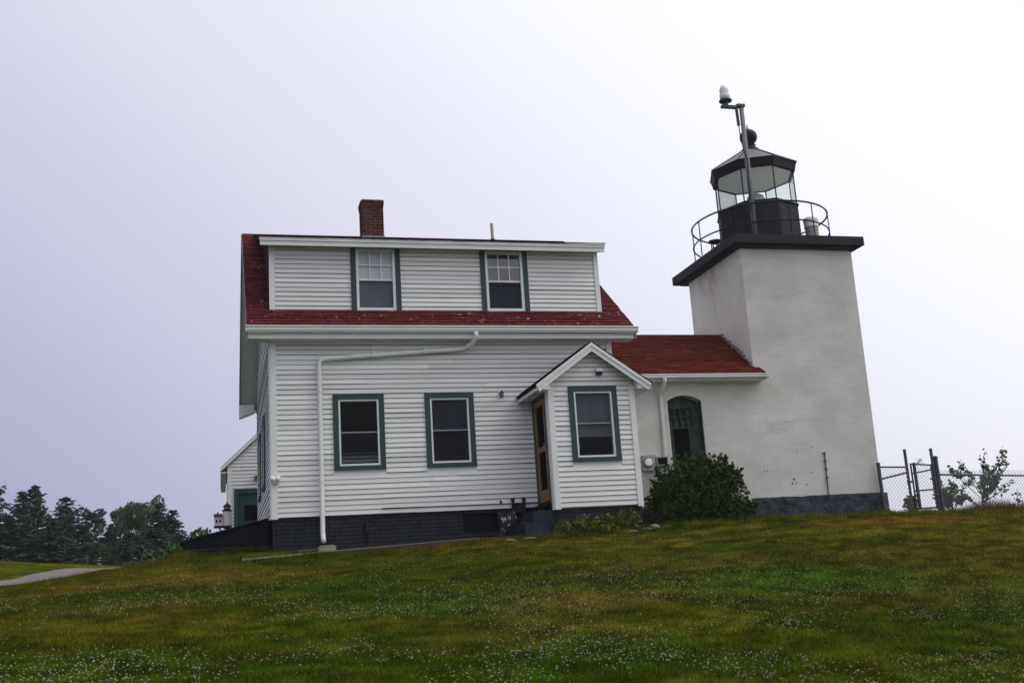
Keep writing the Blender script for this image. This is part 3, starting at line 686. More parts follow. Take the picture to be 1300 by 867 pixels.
# entry steps
steps = thing('entry_steps', 'grey painted concrete steps at the porch door', 'steps', (4.7, -.6, -.6))
mb = MB(); mb.box(4.60, 5.024, -1.06, -.14, -1.2, -.145); build(mb, 'step', 'step_grey', steps)
mb = MB(); mb.box(4.33, 4.597, -1.08, -.16, -1.2, -.345); build(mb, 'step', 'step_grey', steps)
mb = MB(); mb.box(4.36, 5.40, -1.30, -1.085, -1.2, -.375); build(mb, 'step', 'step_grey', steps)
mb = MB(); mb.box(4.20, 4.52, -.155, -.02, -.75, -.10); mb.box(4.19, 4.53, -.16, -.02, -.10, -.075)
tag(build(mb, 'meter_pit_box', 'flecked_dark'), 'dark box with flaking white paint beside the porch steps', 'box')
fp = thing('fuel_fill_pipes', 'pair of black capped fuel pipes at the foot of the siding', 'pipes', (4.6, -.12, -.05))
for x, h in ((4.485, .19), (4.70, .19)):
    mb = MB(); mb.lathe(x, -.12, [(.03, -.10), (.03, h-.06), (.042, h-.06), (.042, h-.015), (.02, h)], 10); build(mb, 'fill_pipe', 'black_iron', fp)
mb = MB(); mb.box(4.53, 4.66, -.16, -.05, -.09, .09); build(mb, 'pipe_bracket', 'black_iron', fp)
mb = MB(); mb.tube([(2.0, -.035, .098), (3.2, -.04, .092), (4.27, -.04, .09), (5.0, -.04, .075)], .009, 6); mb.tube([(4.266, -.04, .08), (4.266, -.04, .155)], .018, 8)
build(mb, 'conduit', 'black_iron', fp)
# wall lamp and floodlight
lamp = thing('wall_lamp', 'small black lantern lamp on the siding left of the porch', 'lamp', (4.40, -.05, 2.14))
mb = MB(); mb.box(4.33, 4.47, -.035, -.018, 2.12, 2.36); build(mb, 'mounting_board', 'trim_white', lamp)
mb = MB(); mb.lathe(4.405, -.12, [(.015, 2.12), (.05, 2.15), (.055, 2.16)], 8); mb.lathe(4.405, -.12, [(.085, 2.255), (.03, 2.31), (.012, 2.34)], 8); mb.tube([(4.405, -.12, 2.33), (4.405, -.07, 2.34), (4.405, -.03, 2.28)], .012, 6)
for q in range(4): mb.tube([(4.405+.05*math.cos(q*1.57+.78), -.12+.05*math.sin(q*1.57+.78), 2.155), (4.405+.065*math.cos(q*1.57+.78), -.12+.065*math.sin(q*1.57+.78), 2.26)], .008, 5)
build(mb, 'lamp_body', 'black_iron', lamp)
mb = MB(); mb.lathe(4.405, -.12, [(.04, 2.16), (.055, 2.25)], 8); build(mb, 'lamp_shade', 'lamp_glass', lamp)
lamp.scale = (.62, .62, .62); lamp.location = (4.40, -.03, 2.155)
fl = thing('floodlight', 'twin white floodlight on the left corner board', 'floodlight', (.07, -.05, .62))
mb = MB(); mb.box(.0, .13, -.07, -.032, .62, .68); build(mb, 'base_plate', 'trim_white', fl)
for x in (.015, .115):
    mb = MB(); mb.tube([(x, -.06, .665), (x, -.09, .69), (x, -.15, .70), (x, -.19, .70)], [.02, .03, .05, .045], 10); build(mb, 'bulb', 'bulb_white', fl, smooth=True)

# walkway along the front
mb = MB(); xs = np.linspace(-.55, 3.6, 9)
for i in range(8):
    a, b = xs[i]+.006, xs[i+1]-.006
    za = -.715+.036*(a+.4); zb = -.715+.036*(b+.4)
    mb.add([(a, -1.0, za-.2), (b, -1.0, zb-.2), (b, -.08, zb-.2), (a, -.08, za-.2), (a, -1.0, za), (b, -1.0, zb), (b, -.08, zb+.02), (a, -.08, za+.02)],
           [(0, 3, 2, 1), (4, 5, 6, 7), (0, 1, 5, 4), (1, 2, 6, 5), (2, 3, 7, 6), (3, 0, 4, 7)])
walk = tag(build(mb, 'walkway', 'concrete'), 'narrow concrete walk along the foot of the house wall', 'walkway', kind='structure')
mb = MB(); mb.add([(.6, -1.04, -.95), (3.62, -1.04, -.80), (3.62, -1.003, -.80), (.6, -1.003, -.95), (.6, -1.04, -.695), (3.62, -1.04, -.578), (3.62, -1.003, -.578), (.6, -1.003, -.695)],
       [(0, 3, 2, 1), (4, 5, 6, 7), (0, 1, 5, 4), (1, 2, 6, 5), (2, 3, 7, 6), (3, 0, 4, 7)]); build(mb, 'edging_board', 'edging_brown', walk)
mb = MB(); mb.box(3.63, 4.3, -1.0, -.10, -.95, -.57); build(mb, 'landing', 'edging_brown', walk)
mb = MB(); mb.box(.78, 1.08, -.55, -.16, -.74, -.56); mb.box(.81, 1.05, -.56, -.30, -.565, -.545)
tag(build(mb, 'splash_block', 'concrete'), 'concrete splash block under the white downspout', 'splash block')
mb = MB(); mb.tube([(.42, -.38, -.645), (.76, -.36, -.635)], .05, 8); tag(build(mb, 'log', 'edging_brown'), 'short brown log beside the splash block', 'log')

# ------------------------------------------------------------------ brick passage between house and tower
ell = thing('brick_passage', 'low whitewashed brick passage with red roof joining house and tower', 'passage', (8.6, 2.2, -.4))
EP = Plane('f', .80)
A0, A1, ZS, ZC = 8.24, 9.02, 2.165, 2.285
mb = MB(); wall_cells(mb, EP, W_+.01, 10.338, -1.2, 2.62, [(A0, A1, -.35, 2.40)], .28)
N = 10
def arch(t): return ZS+(ZC-ZS)*(1-(2*t-1)**2)
for i in range(N):
    t0, t1 = i/N, (i+1)/N; xa, xb = A0+(A1-A0)*t0, A0+(A1-A0)*t1
    mb.add([(xa, .8, arch(t0)), (xb, .8, arch(t1)), (xb, .8, 2.40), (xa, .8, 2.40), (xa, 1.08, arch(t0)), (xb, 1.08, arch(t1)), (xb, 1.08, 2.40), (xa, 1.08, 2.40)],
           [(0, 1, 2, 3), (0, 4, 5, 1), (4, 7, 6, 5)])
build(mb, 'wall', 'tower_brick', ell)
mb = MB(); mb.box(W_+.01, 10.338, 3.32, 3.6, -1.2, 2.62); build(mb, 'wall', 'ell_brick', ell)
wd = MB(); wy = .99                                                  # arched door with a row of small panes
wd.box(A0+.002, 8.30, wy, 1.05, -.35, 2.13); wd.box(8.90, A1-.002, wy, 1.05, -.35, 2.13)
wd.prism([(8.30, 2.035), (8.90, 2.035), (8.90, 2.2), (8.63, 2.272), (8.30, 2.2)], 'y', wy+.005, 1.05)
wd.box(8.30, 8.40, wy+.012, 1.05, -.35, 1.62); wd.box(8.76, 8.90, wy+.012, 1.05, -.35, 1.62); wd.box(8.30, 8.90, wy+.008, 1.05, 1.60, 1.64); wd.box(8.30, 8.90, wy+.006, 1.05, 1.835, 1.86)
for k in range(5): wd.box(8.30+.1425*k, 8.30+.1425*k+.03, wy+.009, 1.05, 1.64, 2.035)
ed = build(wd, 'door', 'door_green', ell)
for r in range(2):
    for k in range(4):
        z0 = 1.64 if r == 0 else 1.86; mb = MB(); mb.add([(8.33+.1425*k, 1.03, z0), (8.4425+.1425*k, 1.03, z0), (8.4425+.1425*k, 1.03, z0+(.195 if r == 0 else .175)), (8.33+.1425*k, 1.03, z0+(.195 if r == 0 else .175))], [(0, 1, 2, 3)])
        build(mb, 'pane', 'pane_glass', ed, fix=False)
        if (r, k) in ((0, 0), (0, 1), (0, 2), (0, 3), (1, 3)):
            mb = MB(); mb.box(8.33+.1425*k, 8.4425+.1425*k, 1.10, 1.11, z0, z0+.16); build(mb, 'shade', 'shade_pale', ed)
mb = MB(); mb.box(8.40, 8.76, 1.03, 1.04, -.35, 1.60); build(mb, 'panel', 'dark_void', ed)
mb = MB(); mb.box(8.25, 9.0, 1.4, 1.41, -.35, 2.3); build(mb, 'interior', 'dark_void', ed)
mb = MB(); mb.box(A1-.012, A1-.003, .83, .988, -.35, 2.16); build(mb, 'jamb', 'door_green', ed)
ES = .757; ERY, ERZ, EEY, EEZ = 2.2, 3.945, .50, 2.658
mb = MB()
pr_ = [(EEY, EEZ), (ERY, ERZ), (3.9, EEZ)]
mb.prism(pr_+[(y, z-.08) for y, z in reversed(pr_)], 'x', W_+.006, 10.336); mb.prism([(EEY, EEZ), (.795, EEZ+.295*ES), (.795, EEZ+.295*ES-.08), (EEY, EEZ-.08)], 'x', 10.337, 10.47)
er = build(mb, 'roof', 'roof_deck', ell)
LE = (ERY-EEY)*math.hypot(1, ES)
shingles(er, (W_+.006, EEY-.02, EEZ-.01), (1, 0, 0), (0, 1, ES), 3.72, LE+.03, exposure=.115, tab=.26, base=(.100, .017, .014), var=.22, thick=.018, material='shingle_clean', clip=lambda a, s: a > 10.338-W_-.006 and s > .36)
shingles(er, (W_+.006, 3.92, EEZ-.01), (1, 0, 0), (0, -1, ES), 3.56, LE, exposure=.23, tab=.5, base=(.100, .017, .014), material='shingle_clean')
mb = MB(); mb.box(W_+.01, 10.47, EEY+.03, .797, 2.555, 2.575); mb.box(6.8, 10.47, EEY+.005, EEY+.028, 2.555, 2.63); build(mb, 'soffit', 'trim_white', ell)
mb = MB(); mb.prism([(EEY+.003, 2.585), (EEY-.06, 2.585), (EEY-.085, 2.61), (EEY-.08, 2.632), (EEY-.10, 2.662), (EEY-.09, 2.672), (EEY-.06, 2.65), (EEY+.003, 2.65)], 'x', 6.85, 10.49); build(mb, 'gutter', 'trim_white', ell)
mb = MB(); mb.tube([(8.07, .43, 2.59), (8.075, .44, 2.52), (8.075, .60, 2.40), (8.08, .735, 2.30), (8.08, .745, 2.2), (8.045, .745, .30), (8.045, .745, .1)], .042, 10); build(mb, 'downspout', 'ell_brick', ell, smooth=True)
for k in range(11):                                                    # stepped flashing where the roof meets the tower
    y = .86+k*.118; z = EEZ+(y-EEY)*ES
    mb = MB(); mb.box(10.318-random.uniform(0, .02), 10.345, y, y+.14, z-.02, z+random.uniform(.09, .15)); build(mb, 'flashing', 'lead', ell)
mb = MB(); mb.box(W_+.02, 10.0, .74, .799, -1.2, -.05); build(mb, 'footing', 'base_stone', ell)
em = thing('electric_meter', 'grey electric meter box with round dial beside the porch', 'meter', (7.66, .75, .70))
mb = MB(); mb.box(7.535, 7.80, .68, .797, .70, 1.0); mb.box(7.53, 7.805, .675, .797, 1.001, 1.018); build(mb, 'meter_box', 'meter_grey', em)
mb = MB(); mb.tube([(7.63, .69, .86), (7.63, .63, .86), (7.63, .60, .86), (7.63, .59, .86)], [.088, .088, .075, .06], 16); build(mb, 'dial', 'drum_white', em)
mb = MB(); mb.tube([(7.63, .682, .86), (7.63, .655, .86)], .105, 16); build(mb, 'rim', 'black_iron', em)
mb = MB(); mb.prism([(7.815, .98), (8.085, .985), (8.07, .80), (7.83, .79)], 'y', .66, .797, 0); mb.prism([(7.84, .955), (8.06, .96), (8.05, .82), (7.855, .815)], 'y', .652, .662, 1)
tag(build(mb, 'junction_box', ['meter_grey', 'dark_void']), 'open dark utility box between the meter and the shrub', 'utility box')

# ------------------------------------------------------------------ lighthouse tower
lt = thing('lighthouse_tower', 'square whitewashed brick lighthouse tower with black lantern and gallery', 'lighthouse', (11.73, 2.2, -.4))
TX0, TX1, TY0, TY1, TZ = 10.34, 13.125, .80, 3.60, 5.66
mb = MB(); mb.prism([(TX0, -1.0), (TX1-.03, -1.0), (TX1+.03, TZ), (TX0, TZ)], 'y', TY0, TY1)
tw = build(mb, 'wall', ['tower_brick', 'side_brick'], lt)
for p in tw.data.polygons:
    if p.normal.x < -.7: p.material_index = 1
# rough stone base course: a lumpy batter
n = 60; vs_ = []; fs = []
bx0, bx1 = 9.96, 13.17
prof_b = [(-1.0, .11), (-.5, .10), (-.35, .095), (-.2, .085), (-.05, .075), (.035, .06), (.062, -.02)]
for i in range(n+1):
    x = bx0+(bx1-bx0)*i/n
    for z, d in prof_b: vs_.append((x, TY0-d-.10*(fbm(np.array([x*3.2]), np.array([z*4.+9]), 3, 4)[0]-.5)*(1 if z < .03 else .3), z+.03*(fbm(np.array([x*2.7]), np.array([4.+z]), 8, 3)[0]-.5)))
m_ = len(prof_b)
for i in range(n):
    for j in range(m_-1): fs.append((i*m_+j, (i+1)*m_+j, (i+1)*m_+j+1, i*m_+j+1))
mb = MB(); mb.add(vs_, fs); mb.box(TX1-.02, TX1+.07, TY0-.06, TY1+.08, -1.0, .05); mb.box(bx0, bx0+.03, .72, .80, -1.0, .03)
build(mb, 'stone_base', 'base_stone', lt, fix=False)
mb = MB(); mb.box(10.10, 13.365, .55, 4.03, 5.662, 5.865); mb.box(10.22, 13.24, .68, 3.85, 5.60, 5.6615); build(mb, 'gallery_slab', 'black_iron', lt)
LCX, LCY, LR = 11.69, 2.24, .985
A8 = -math.pi/2
def octa(r, k): a = A8+k*math.pi/4; return (LCX+r*math.cos(a), LCY+r*math.sin(a))
mb = MB(); mb.lathe(LCX, LCY, [(LR, 5.866), (LR, 6.96), (LR+.035, 6.965), (LR+.035, 7.0), (LR-.05, 7.005)], 8, a0=A8)
lwall_ = build(mb, 'lantern_wall', 'black_iron', lt)
for k in range(8):                                                     # raised panels of the parapet
    p, q = octa(LR*1.0, k), octa(LR*1.0, k+1); cx, cy = (p[0]+q[0])/2-LCX, (p[1]+q[1])/2-LCY; L_ = math.hypot(cx, cy); nx_, ny_ = cx/L_, cy/L_
    for f0, f1 in ((.06, .47), (.53, .94)):
        a = (p[0]+(q[0]-p[0])*f0, p[1]+(q[1]-p[1])*f0); b = (p[0]+(q[0]-p[0])*f1, p[1]+(q[1]-p[1])*f1)
        mb = MB(); v8 = []
        for z in (5.95, 6.9):
            for (xx, yy) in (a, b): v8 += [(xx, yy, z), (xx+nx_*.012, yy+ny_*.012, z)]
        mb.add(v8, [(0, 2, 3, 1), (4, 5, 7, 6), (1, 3, 7, 5), (0, 1, 5, 4), (2, 6, 7, 3)]); build(mb, 'panel', 'black_iron', lwall_)
fr = MB(); fr.lathe(LCX, LCY, [(LR-.01, 7.006), (LR-.01, 7.03), (LR-.05, 7.03), (LR-.05, 7.006)], 8, a0=A8)
lf = build(fr, 'lantern_frame', 'black_iron', lt, fix=False)
for k in range(8):
    p = octa(LR-.015, k); fr = MB(); fr.tube([(p[0], p[1], 7.0), (p[0], p[1], 7.845)], .016, 6); build(fr, 'mullion', 'black_iron', lf)
for k in range(8):
    p, q = octa(LR-.02, k), octa(LR-.02, k+1)
    mb = MB(); mb.add([(p[0], p[1], 7.002), (q[0], q[1], 7.002), (q[0], q[1], 7.84), (p[0], p[1], 7.84)], [(0, 1, 2, 3)]); build(mb, 'pane', 'lantern_glass', lf, fix=False)
mb = MB(); v_ = []; f_ = []
for r, z in ((LR-.06, 7.845), (LR+.045, 7.845), (LR+.085, 8.01), (LR+.105, 8.04)):
    for k in range(8): v_.append((*octa(r, k), z))
for i in range(3):
    for k in range(8): f_.append((i*8+k, i*8+(k+1) % 8, (i+1)*8+(k+1) % 8, (i+1)*8+k))
mb.add(v_, f_); build(mb, 'lantern_cornice', 'black_iron', lt, fix=False)
mb = MB(); mb.lathe(LCX, LCY, [(LR+.112, 8.046), (.20, 8.60)], 8, a0=A8); lr = build(mb, 'lantern_roof', 'lantern_roof', lt)
for k in range(8):
    p = octa(LR+.11, k); q = octa(.2, k); mb = MB(); mb.tube([(p[0], p[1], 8.05), (q[0], q[1], 8.605)], .014, 5); build(mb, 'roof_rib', 'black_iron', lr)
mb = MB(); mb.lathe(LCX, LCY, [(LR-.055, 7.846), (.25, 8.36), (.05, 8.40)], 8, a0=A8); build(mb, 'ceiling', 'ceiling_pale', lt)
mb = MB(); mb.lathe(LCX, LCY, [(LR-.10, 7.0055), (LR-.10, 7.010)], 8, a0=A8); build(mb, 'lantern_floor', 'ceiling_pale', lt)
prof_v = [(.22, 8.58), (.215, 8.63), (.14, 8.68), (.135, 8.73), (.16, 8.74), (.115, 8.78)]+[(.215*math.sin(t), 8.965-.205*math.cos(t)) for t in np.linspace(.45, 2.95, 12)]+[(.025, 9.18), (.008, 9.30)]
mb = MB(); mb.lathe(LCX, LCY, prof_v, 18); build(mb, 'ventilator_ball', 'black_iron', lt, smooth=True)
mb = MB(); mb.tube([(LCX-.14, LCY-.1, 9.05), (LCX-.17, LCY-.1, 9.75)], .007, 5); build(mb, 'lightning_rod', 'black_iron', lt)
# railing
def ring(mb, r, z, rad, n=64):
    pts = [(LCX+r*math.cos(2*math.pi*k/n), LCY+r*math.sin(2*math.pi*k/n), z) for k in range(n+1)]
    mb.tube(pts, rad, 6, caps=False)
rail = MB(); ring(rail, 1.605, 6.715, .021); ra = build(rail, 'railing', 'black_iron', lt)
rail = MB(); ring(rail, 1.605, 6.265, .018); build(rail, 'middle_rail', 'black_iron', ra)
for k in range(10):
    a = R(-70+36*k); x, y = LCX+1.605*math.cos(a), LCY+1.605*math.sin(a)
    mb = MB(); mb.tube([(x, y, 5.866), (x, y, 6.715)], .014, 6); build(mb, 'baluster', 'black_iron', ra)
mb = MB(); mb.tube([(11.80, TY0-.022, .98), (11.79, TY0-.022, .55), (11.77, TY0-.024, .07), (11.765, TY0-.115, .045), (11.77, TY0-.125, -.5)], .014, 6)
for z in (.95, .78, .6, .42): mb.box(11.76, 11.83, TY0-.03, TY0-.005, z, z+.02)
build(mb, 'lightning_cable', 'fence_metal', lt)
for px_, pz_ in ((11.15, 1.02), (11.52, 1.10), (10.32, .62), (10.40, .62), (10.95, .33), (11.05, .34), (11.3, .30), (11.45, .55), (11.0, .42)):   # bare brick where paint has spalled
    mb = MB(); s = random.uniform(.010, .022); mb.tube([(px_, TY0+.004, pz_), (px_, TY0-.004, pz_)], s, 7); build(mb, 'spalled_patch', 'brick_red', tw)
# lens, drum, plate, beacon mast
mb = MB(); mb.lathe(LCX+.0, LCY, [(.10, 7.004), (.10, 7.08), (.20, 7.12), (.23, 7.22), (.23, 7.32), (.19, 7.42), (.10, 7.47)], 14)
tag(build(mb, 'lantern_lens', 'lens_green', smooth=True), 'greenish glass lens inside the lantern room', 'lens')
dr_ = thing('fog_signal', 'white topped drum shaped fog signal on the gallery right of the lantern', 'fog signal', (12.84, 1.80, 5.866))
mb = MB(); mb.lathe(12.84, 1.80, [(.155, 5.867), (.155, 6.50)], 18); build(mb, 'drum_body', 'drum_buff', dr_)
mb = MB(); mb.lathe(12.84, 1.80, [(.17, 6.501), (.17, 6.65), (.18, 6.655), (.18, 6.69), (.165, 6.73), (.11, 6.76)], 18); build(mb, 'drum_cap', 'drum_white', dr_)
pt = thing('gallery_platform', 'small black platform on the gallery left of the lantern', 'platform', (10.95, 3.2, 5.866))
mb = MB(); mb.lathe(10.98, 3.22, [(.16, 6.56), (.16, 6.60)], 14); build(mb, 'plate', 'black_iron', pt)
mb = MB(); mb.tube([(10.92, 3.22, 5.867), (10.92, 3.22, 6.56)], .018, 6); build(mb, 'leg', 'black_iron', pt)
ms = thing('beacon_mast', 'grey metal mast carrying a clear beacon above the lantern', 'mast', (10.92, 1.05, 5.866))
mb = MB(); mb.tube([(10.905, 1.05, 5.867), (10.93, 1.05, 9.19)], [.062, .052], 12); build(mb, 'pole', 'galv_metal', ms, smooth=True)
mb = MB(); mb.box(10.80, 11.0, .98, 1.12, 9.16, 9.225); mb.box(10.42, 10.80, 1.0, 1.10, 9.125, 9.185); mb.lathe(10.55, 1.05, [(.05, 9.186), (.05, 9.26)], 10); build(mb, 'arm', 'fence_metal', ms)
bc = MB(); bc.lathe(10.54, 1.05, [(.08, 9.262), (.15, 9.285), (.155, 9.31), (.12, 9.335)], 16); bc = build(bc, 'beacon_base', 'fence_metal', ms)
mb = MB(); mb.lathe(10.535, 1.05, [(.115, 9.337), (.12, 9.43), (.105, 9.52), (.115, 9.56), (.09, 9.66), (.04, 9.70)], 16); build(mb, 'beacon_lens', 'beacon_white', bc, smooth=True)
mb = MB(); mb.lathe(10.535, 1.05, [(.035, 9.34), (.035, 9.46)], 10); build(mb, 'beacon_bulb', 'bulb_white', bc)
mb = MB(); mb.tube([(10.80, 1.05, 9.12), (10.81, 1.05, 8.70)], .038, 8); build(mb, 'conduit', 'fence_metal', ms)
mb = MB(); mb.tube([(10.81, 1.05, 8.72), (10.79, 1.0, 8.45), (10.83, 1.0, 8.1), (10.90, .98, 7.8), (10.85, .98, 7.3), (10.845, .98, 6.6)], .012, 6); build(mb, 'cable', 'black_iron', ms)

# ------------------------------------------------------------------ white shed behind the house
shed = thing('garden_shed', 'white clapboard outbuilding with green door behind the house', 'outbuilding', (1.6, 13.5, -.5))
SP = Plane('f', 11.0); SX0, SX1 = -.70, 3.9; SPK = 1.6; SSL = .94
def srz(x): return 2.31+(x+.87)*SSL if x < SPK else 2.31+(2*SPK-x+.87)*SSL
sd_h = (-.53, .55, -.8, 1.68)
mb = MB(); wall_cells(mb, SP, SX0, SX1, -1.2, 2.30, [(-.45, .47, -1.19, 1.6)], .12)
mb.prism([(SX0, 2.30), (SX1, 2.30), (SX1, srz(SX1)-.14), (SPK, srz(SPK)-.14), (SX0, srz(SX0)-.14)], 'y', 11.0, 11.12)
mb.box(SX0, SX0+.12, 11.12, 16, -1.2, 2.3); mb.box(SX1-.12, SX1, 11.12, 16, -1.2, 2.3); mb.box(SX0+.12, SX1-.12, 15.88, 16, -1.2, 2.3)
sw = build(mb, 'wall', 'shed_white', shed)
side_up(SP, sw, SX0+.10, SX1-.10, -.6, 2.30, .10, [sd_h], material='shed_white')
side_up(SP, sw, SX0, SX1, 2.30, 4.3, .10, [], edge=lambda z: (max(SX0, (z-2.31)/SSL-.87+.16), min(SX1, 2*SPK-((z-2.31)/SSL-.87+.16))), material='shed_white')
for a0 in (SX0-.004, SX1-.10):
    mb = MB(); SP.box(mb, a0, a0+.104, -.005, .028, -.9, 2.30); build(mb, 'corner_board', 'trim_white', shed)
mb = MB(); SP.box(mb, -.53, -.41, -.02, .04, -.9, 1.56); SP.box(mb, .43, .55, -.02, .04, -.9, 1.56); SP.box(mb, -.53, .55, -.02, .043, 1.56, 1.68); build(mb, 'door_casing', 'shed_green', shed)
mb = MB(); SP.box(mb, -.405, .425, -.06, -.02, -.9, 1.555); sdoor = build(mb, 'door', 'shed_green', shed)
mb = MB(); SP.box(mb, -.25, .27, -.019, -.006, .82, 1.24); build(mb, 'door_pane', 'dark_void', sdoor)
rp = [(-.89, srz(-.89)), (SPK, srz(SPK)), (2*SPK+.89, srz(-.89))]
mb = MB(); mb.prism(rp+[(x, z-.07) for x, z in reversed(rp)], 'y', 10.90, 16.2); build(mb, 'roof', 'lantern_roof', shed)
for s in (-1, 1):
    xe = SPK+s*(SPK+.88); mb = MB(); mb.prism([(SPK, srz(SPK)-.02), (xe, srz(-.88)-.02), (xe, srz(-.88)-.12), (SPK, srz(SPK)-.13)], 'y', 10.872, 10.898); build(mb, 'rake_board', 'trim_white', shed)
    mb = MB(); mb.box(xe, SPK+s*(SPK+.70)+s*.03, 10.80, 16.1, 2.12, 2.15); build(mb, 'eave_soffit', 'trim_white', shed)
mb = MB(); SP.box(mb, .02, .14, .03, .12, 1.9, 2.04); tag(build(mb, 'shed_lamp', 'leaf_yellow'), 'small yellowish lamp on the outbuilding wall above its door', 'lamp')

# ------------------------------------------------------------------ lighthouse shaped birdhouse on a post
BZ = .045
bd = thing('birdhouse', 'lighthouse shaped birdhouse with red roof on a braced post', 'birdhouse', (-.78, 4.0, g1(-.78, 4.0)))
mb = MB(); mb.tube([(-.76, 4.05, g1(-.78, 4.05)-.1), (-.76, 4.05, .10)], .03, 8); mb.tube([(-.76, 4.04, -.12), (-.93, 4.0, .10)], .018, 6); build(mb, 'post', 'trim_white', bd)
mb = MB(); mb.box(-1.03, -.66, 3.88, 4.18, .10, .135); build(mb, 'base_board', 'red_paint', bd)
mb = MB(); mb.box(-1.02, -.85, 3.92, 4.12, .136, .32); mb.prism([(-1.02, .32), (-.85, .32), (-.85, .325), (-1.02, .325)], 'y', 3.92, 4.12); hb = build(mb, 'house_body', 'trim_white', bd)
for x in (-.985, -.915):
    mb = MB(); mb.box(x, x+.032, 3.914, 3.921, .20, .265); build(mb, 'window', 'dark_void', hb)
mb = MB(); mb.prism([(3.89, .322), (4.15, .322), (4.02, .395)], 'x', -1.035, -.852); mb.box(-.965, -.935, 4.0, 4.04, .36, .43); build(mb, 'roof', 'red_paint', bd)
mb = MB(); mb.lathe(-.757, 4.02, [(.105, .136), (.088, .44)], 12); tb = build(mb, 'tower', 'trim_white', bd)
mb = MB(); mb.lathe(-.757, 4.02, [(.105, .44), (.105, .47), (.075, .472), (.075, .49)], 10); mb.lathe(-.757, 4.02, [(.095, .535), (.06, .575), (.015, .61), (.012, .65)], 10); build(mb, 'lantern_top', 'black_iron', tb)
mb = MB(); mb.lathe(-.757, 4.02, [(.07, .491), (.07, .534)], 10); build(mb, 'lantern_light', 'drum_buff', tb)
mb = MB(); mb.box(-.83, -.69, 3.905, 3.94, .06, .098); build(mb, 'bracket', 'black_iron', bd)
bd.location.z += .06

# ------------------------------------------------------------------ chain link fence and gate
FY = .66
def wires(mb, x0, x1, zb, zt, y, sp=.06, r=.0034):
    """diamond mesh: both diagonals clipped to the panel; zb, zt functions of x"""
    for s in (1, -1):
        c = -3.0
        while c < (x1-x0)+3.0:
            pts = []
            for t in np.linspace(0, 1, 2):
                pass
            # line z = z_ref + s*(x - (x0+c))
            xs_ = np.linspace(x0, x1, 120); zz = -.45+s*(xs_-(x0+c)); ok = (zz > [zb(q) for q in xs_]) & (zz < [zt(q) for q in xs_])
            if ok.any():
                k = np.where(ok)[0]; a, b = xs_[k[0]], xs_[k[-1]]
                if b-a > .02: mb.tube([(a, y, -.45+s*(a-(x0+c))), (b, y, -.45+s*(b-(x0+c)))], r, 3, caps=False)
            c += sp*1.414
def post(parent, x, y, top, r, name='post', bot=None, cap=True):
    b = (g1(x, y)-.15) if bot is None else bot
    mb = MB(); mb.lathe(x, y, [(r, b), (r, top)]+([(r*1.25, top), (r*1.2, top+.02), (r*.4, top+.045)] if cap else []), 10); return build(mb, name, 'fence_metal', parent)
f1 = thing('chain_link_fence', 'short chain link fence panel between the tower corner and gate', 'fence', (13.35, FY, -.4))
post(f1, 13.01, FY, .66, .038); post(f1, 13.715, FY, .93, .032)
mb = MB(); mb.tube([(13.01, FY, .60), (13.71, FY, .575)], .019, 8); build(mb, 'top_rail', 'fence_metal', f1)
mb = MB(); mb.tube([(13.03, FY+.03, .335), (13.71, FY+.03, .455)], .022, 8); build(mb, 'brace_rail', 'fence_metal', f1)
mb = MB(); wires(mb, 13.03, 13.70, lambda x: -.38, lambda x: .60, FY-.03); o = build(mb, 'wire_mesh', 'wire_metal', f1, fix=False); o['kind'] = 'stuff'
gt = thing('chain_link_gate', 'narrow chain link gate hung between two tall posts', 'gate', (14.1, FY, -.4))
for x, top_, r in ((13.82, .655, .02), (13.905, .665, .036), (14.33, .62, .02)):
    post(gt, x, FY, top_, r, 'gate_stile', bot=-.36, cap=False)
for z0, z1, n_ in ((.64, .60, 'gate_rail'), (.43, .50, 'gate_rail'), (.05, .065, 'gate_rail'), (-.335, -.335, 'gate_rail')):
    mb = MB(); mb.tube([(13.83, FY+.004, z0), (14.34, FY+.004, z1)], .018, 8); build(mb, n_, 'fence_metal', gt)
mb = MB(); wires(mb, 13.92, 14.32, lambda x: -.32, lambda x: .62, FY-.03); o = build(mb, 'wire_mesh', 'wire_metal', gt, fix=False); o['kind'] = 'stuff'
mb = MB()
for k in range(3):                                                      # tangle of wire on top of the gate
    a = random.uniform(0, 6.28); pts = [(14.06+.10*math.sin(a+t*2.3)+random.uniform(-.03, .03), FY+random.uniform(-.04, .04), .66+.07*math.cos(a+t*1.9)+.03) for t in range(6)]
    mb.tube(pts, .0035, 4, caps=False)
o = build(mb, 'wire_coil', 'fence_metal', gt, fix=False)
for x, z in ((13.74, .25), (14.34, .3), (14.34, -.05)):
    mb = MB(); mb.box(x-.05, x+.07, FY-.05, FY+.04, z-.02, z+.02); build(mb, 'hinge', 'fence_metal', gt)
f2 = thing('chain_link_fence', 'long chain link fence running right from the gate past the sapling', 'fence', (17, FY+.3, -.5))
def f2y(x): return FY+(x-14.4)*.10
post(f2, 14.385, FY, .935, .033); post(f2, 14.47, FY, .76, .05)
for x in (17.2, 20.0): post(f2, x, f2y(x)+.05, .39-.03*(x-14.4), .03)
mb = MB(); mb.tube([(14.47, FY, .385), (17.2, f2y(17.2), .30), (20.0, f2y(20), .2)], .021, 8); build(mb, 'top_rail', 'fence_metal', f2)
mb = MB(); wires(mb, 14.5, 17.2, lambda x: g1(x, .8)-.02 if False else -.62, lambda x: .50-.028*(x-14.5), FY+.06); wires(mb, 17.2, 20.0, lambda x: -.8, lambda x: .42-.03*(x-17.2), FY+.30); o = build(mb, 'wire_mesh', 'wire_metal', f2, fix=False); o['kind'] = 'stuff'

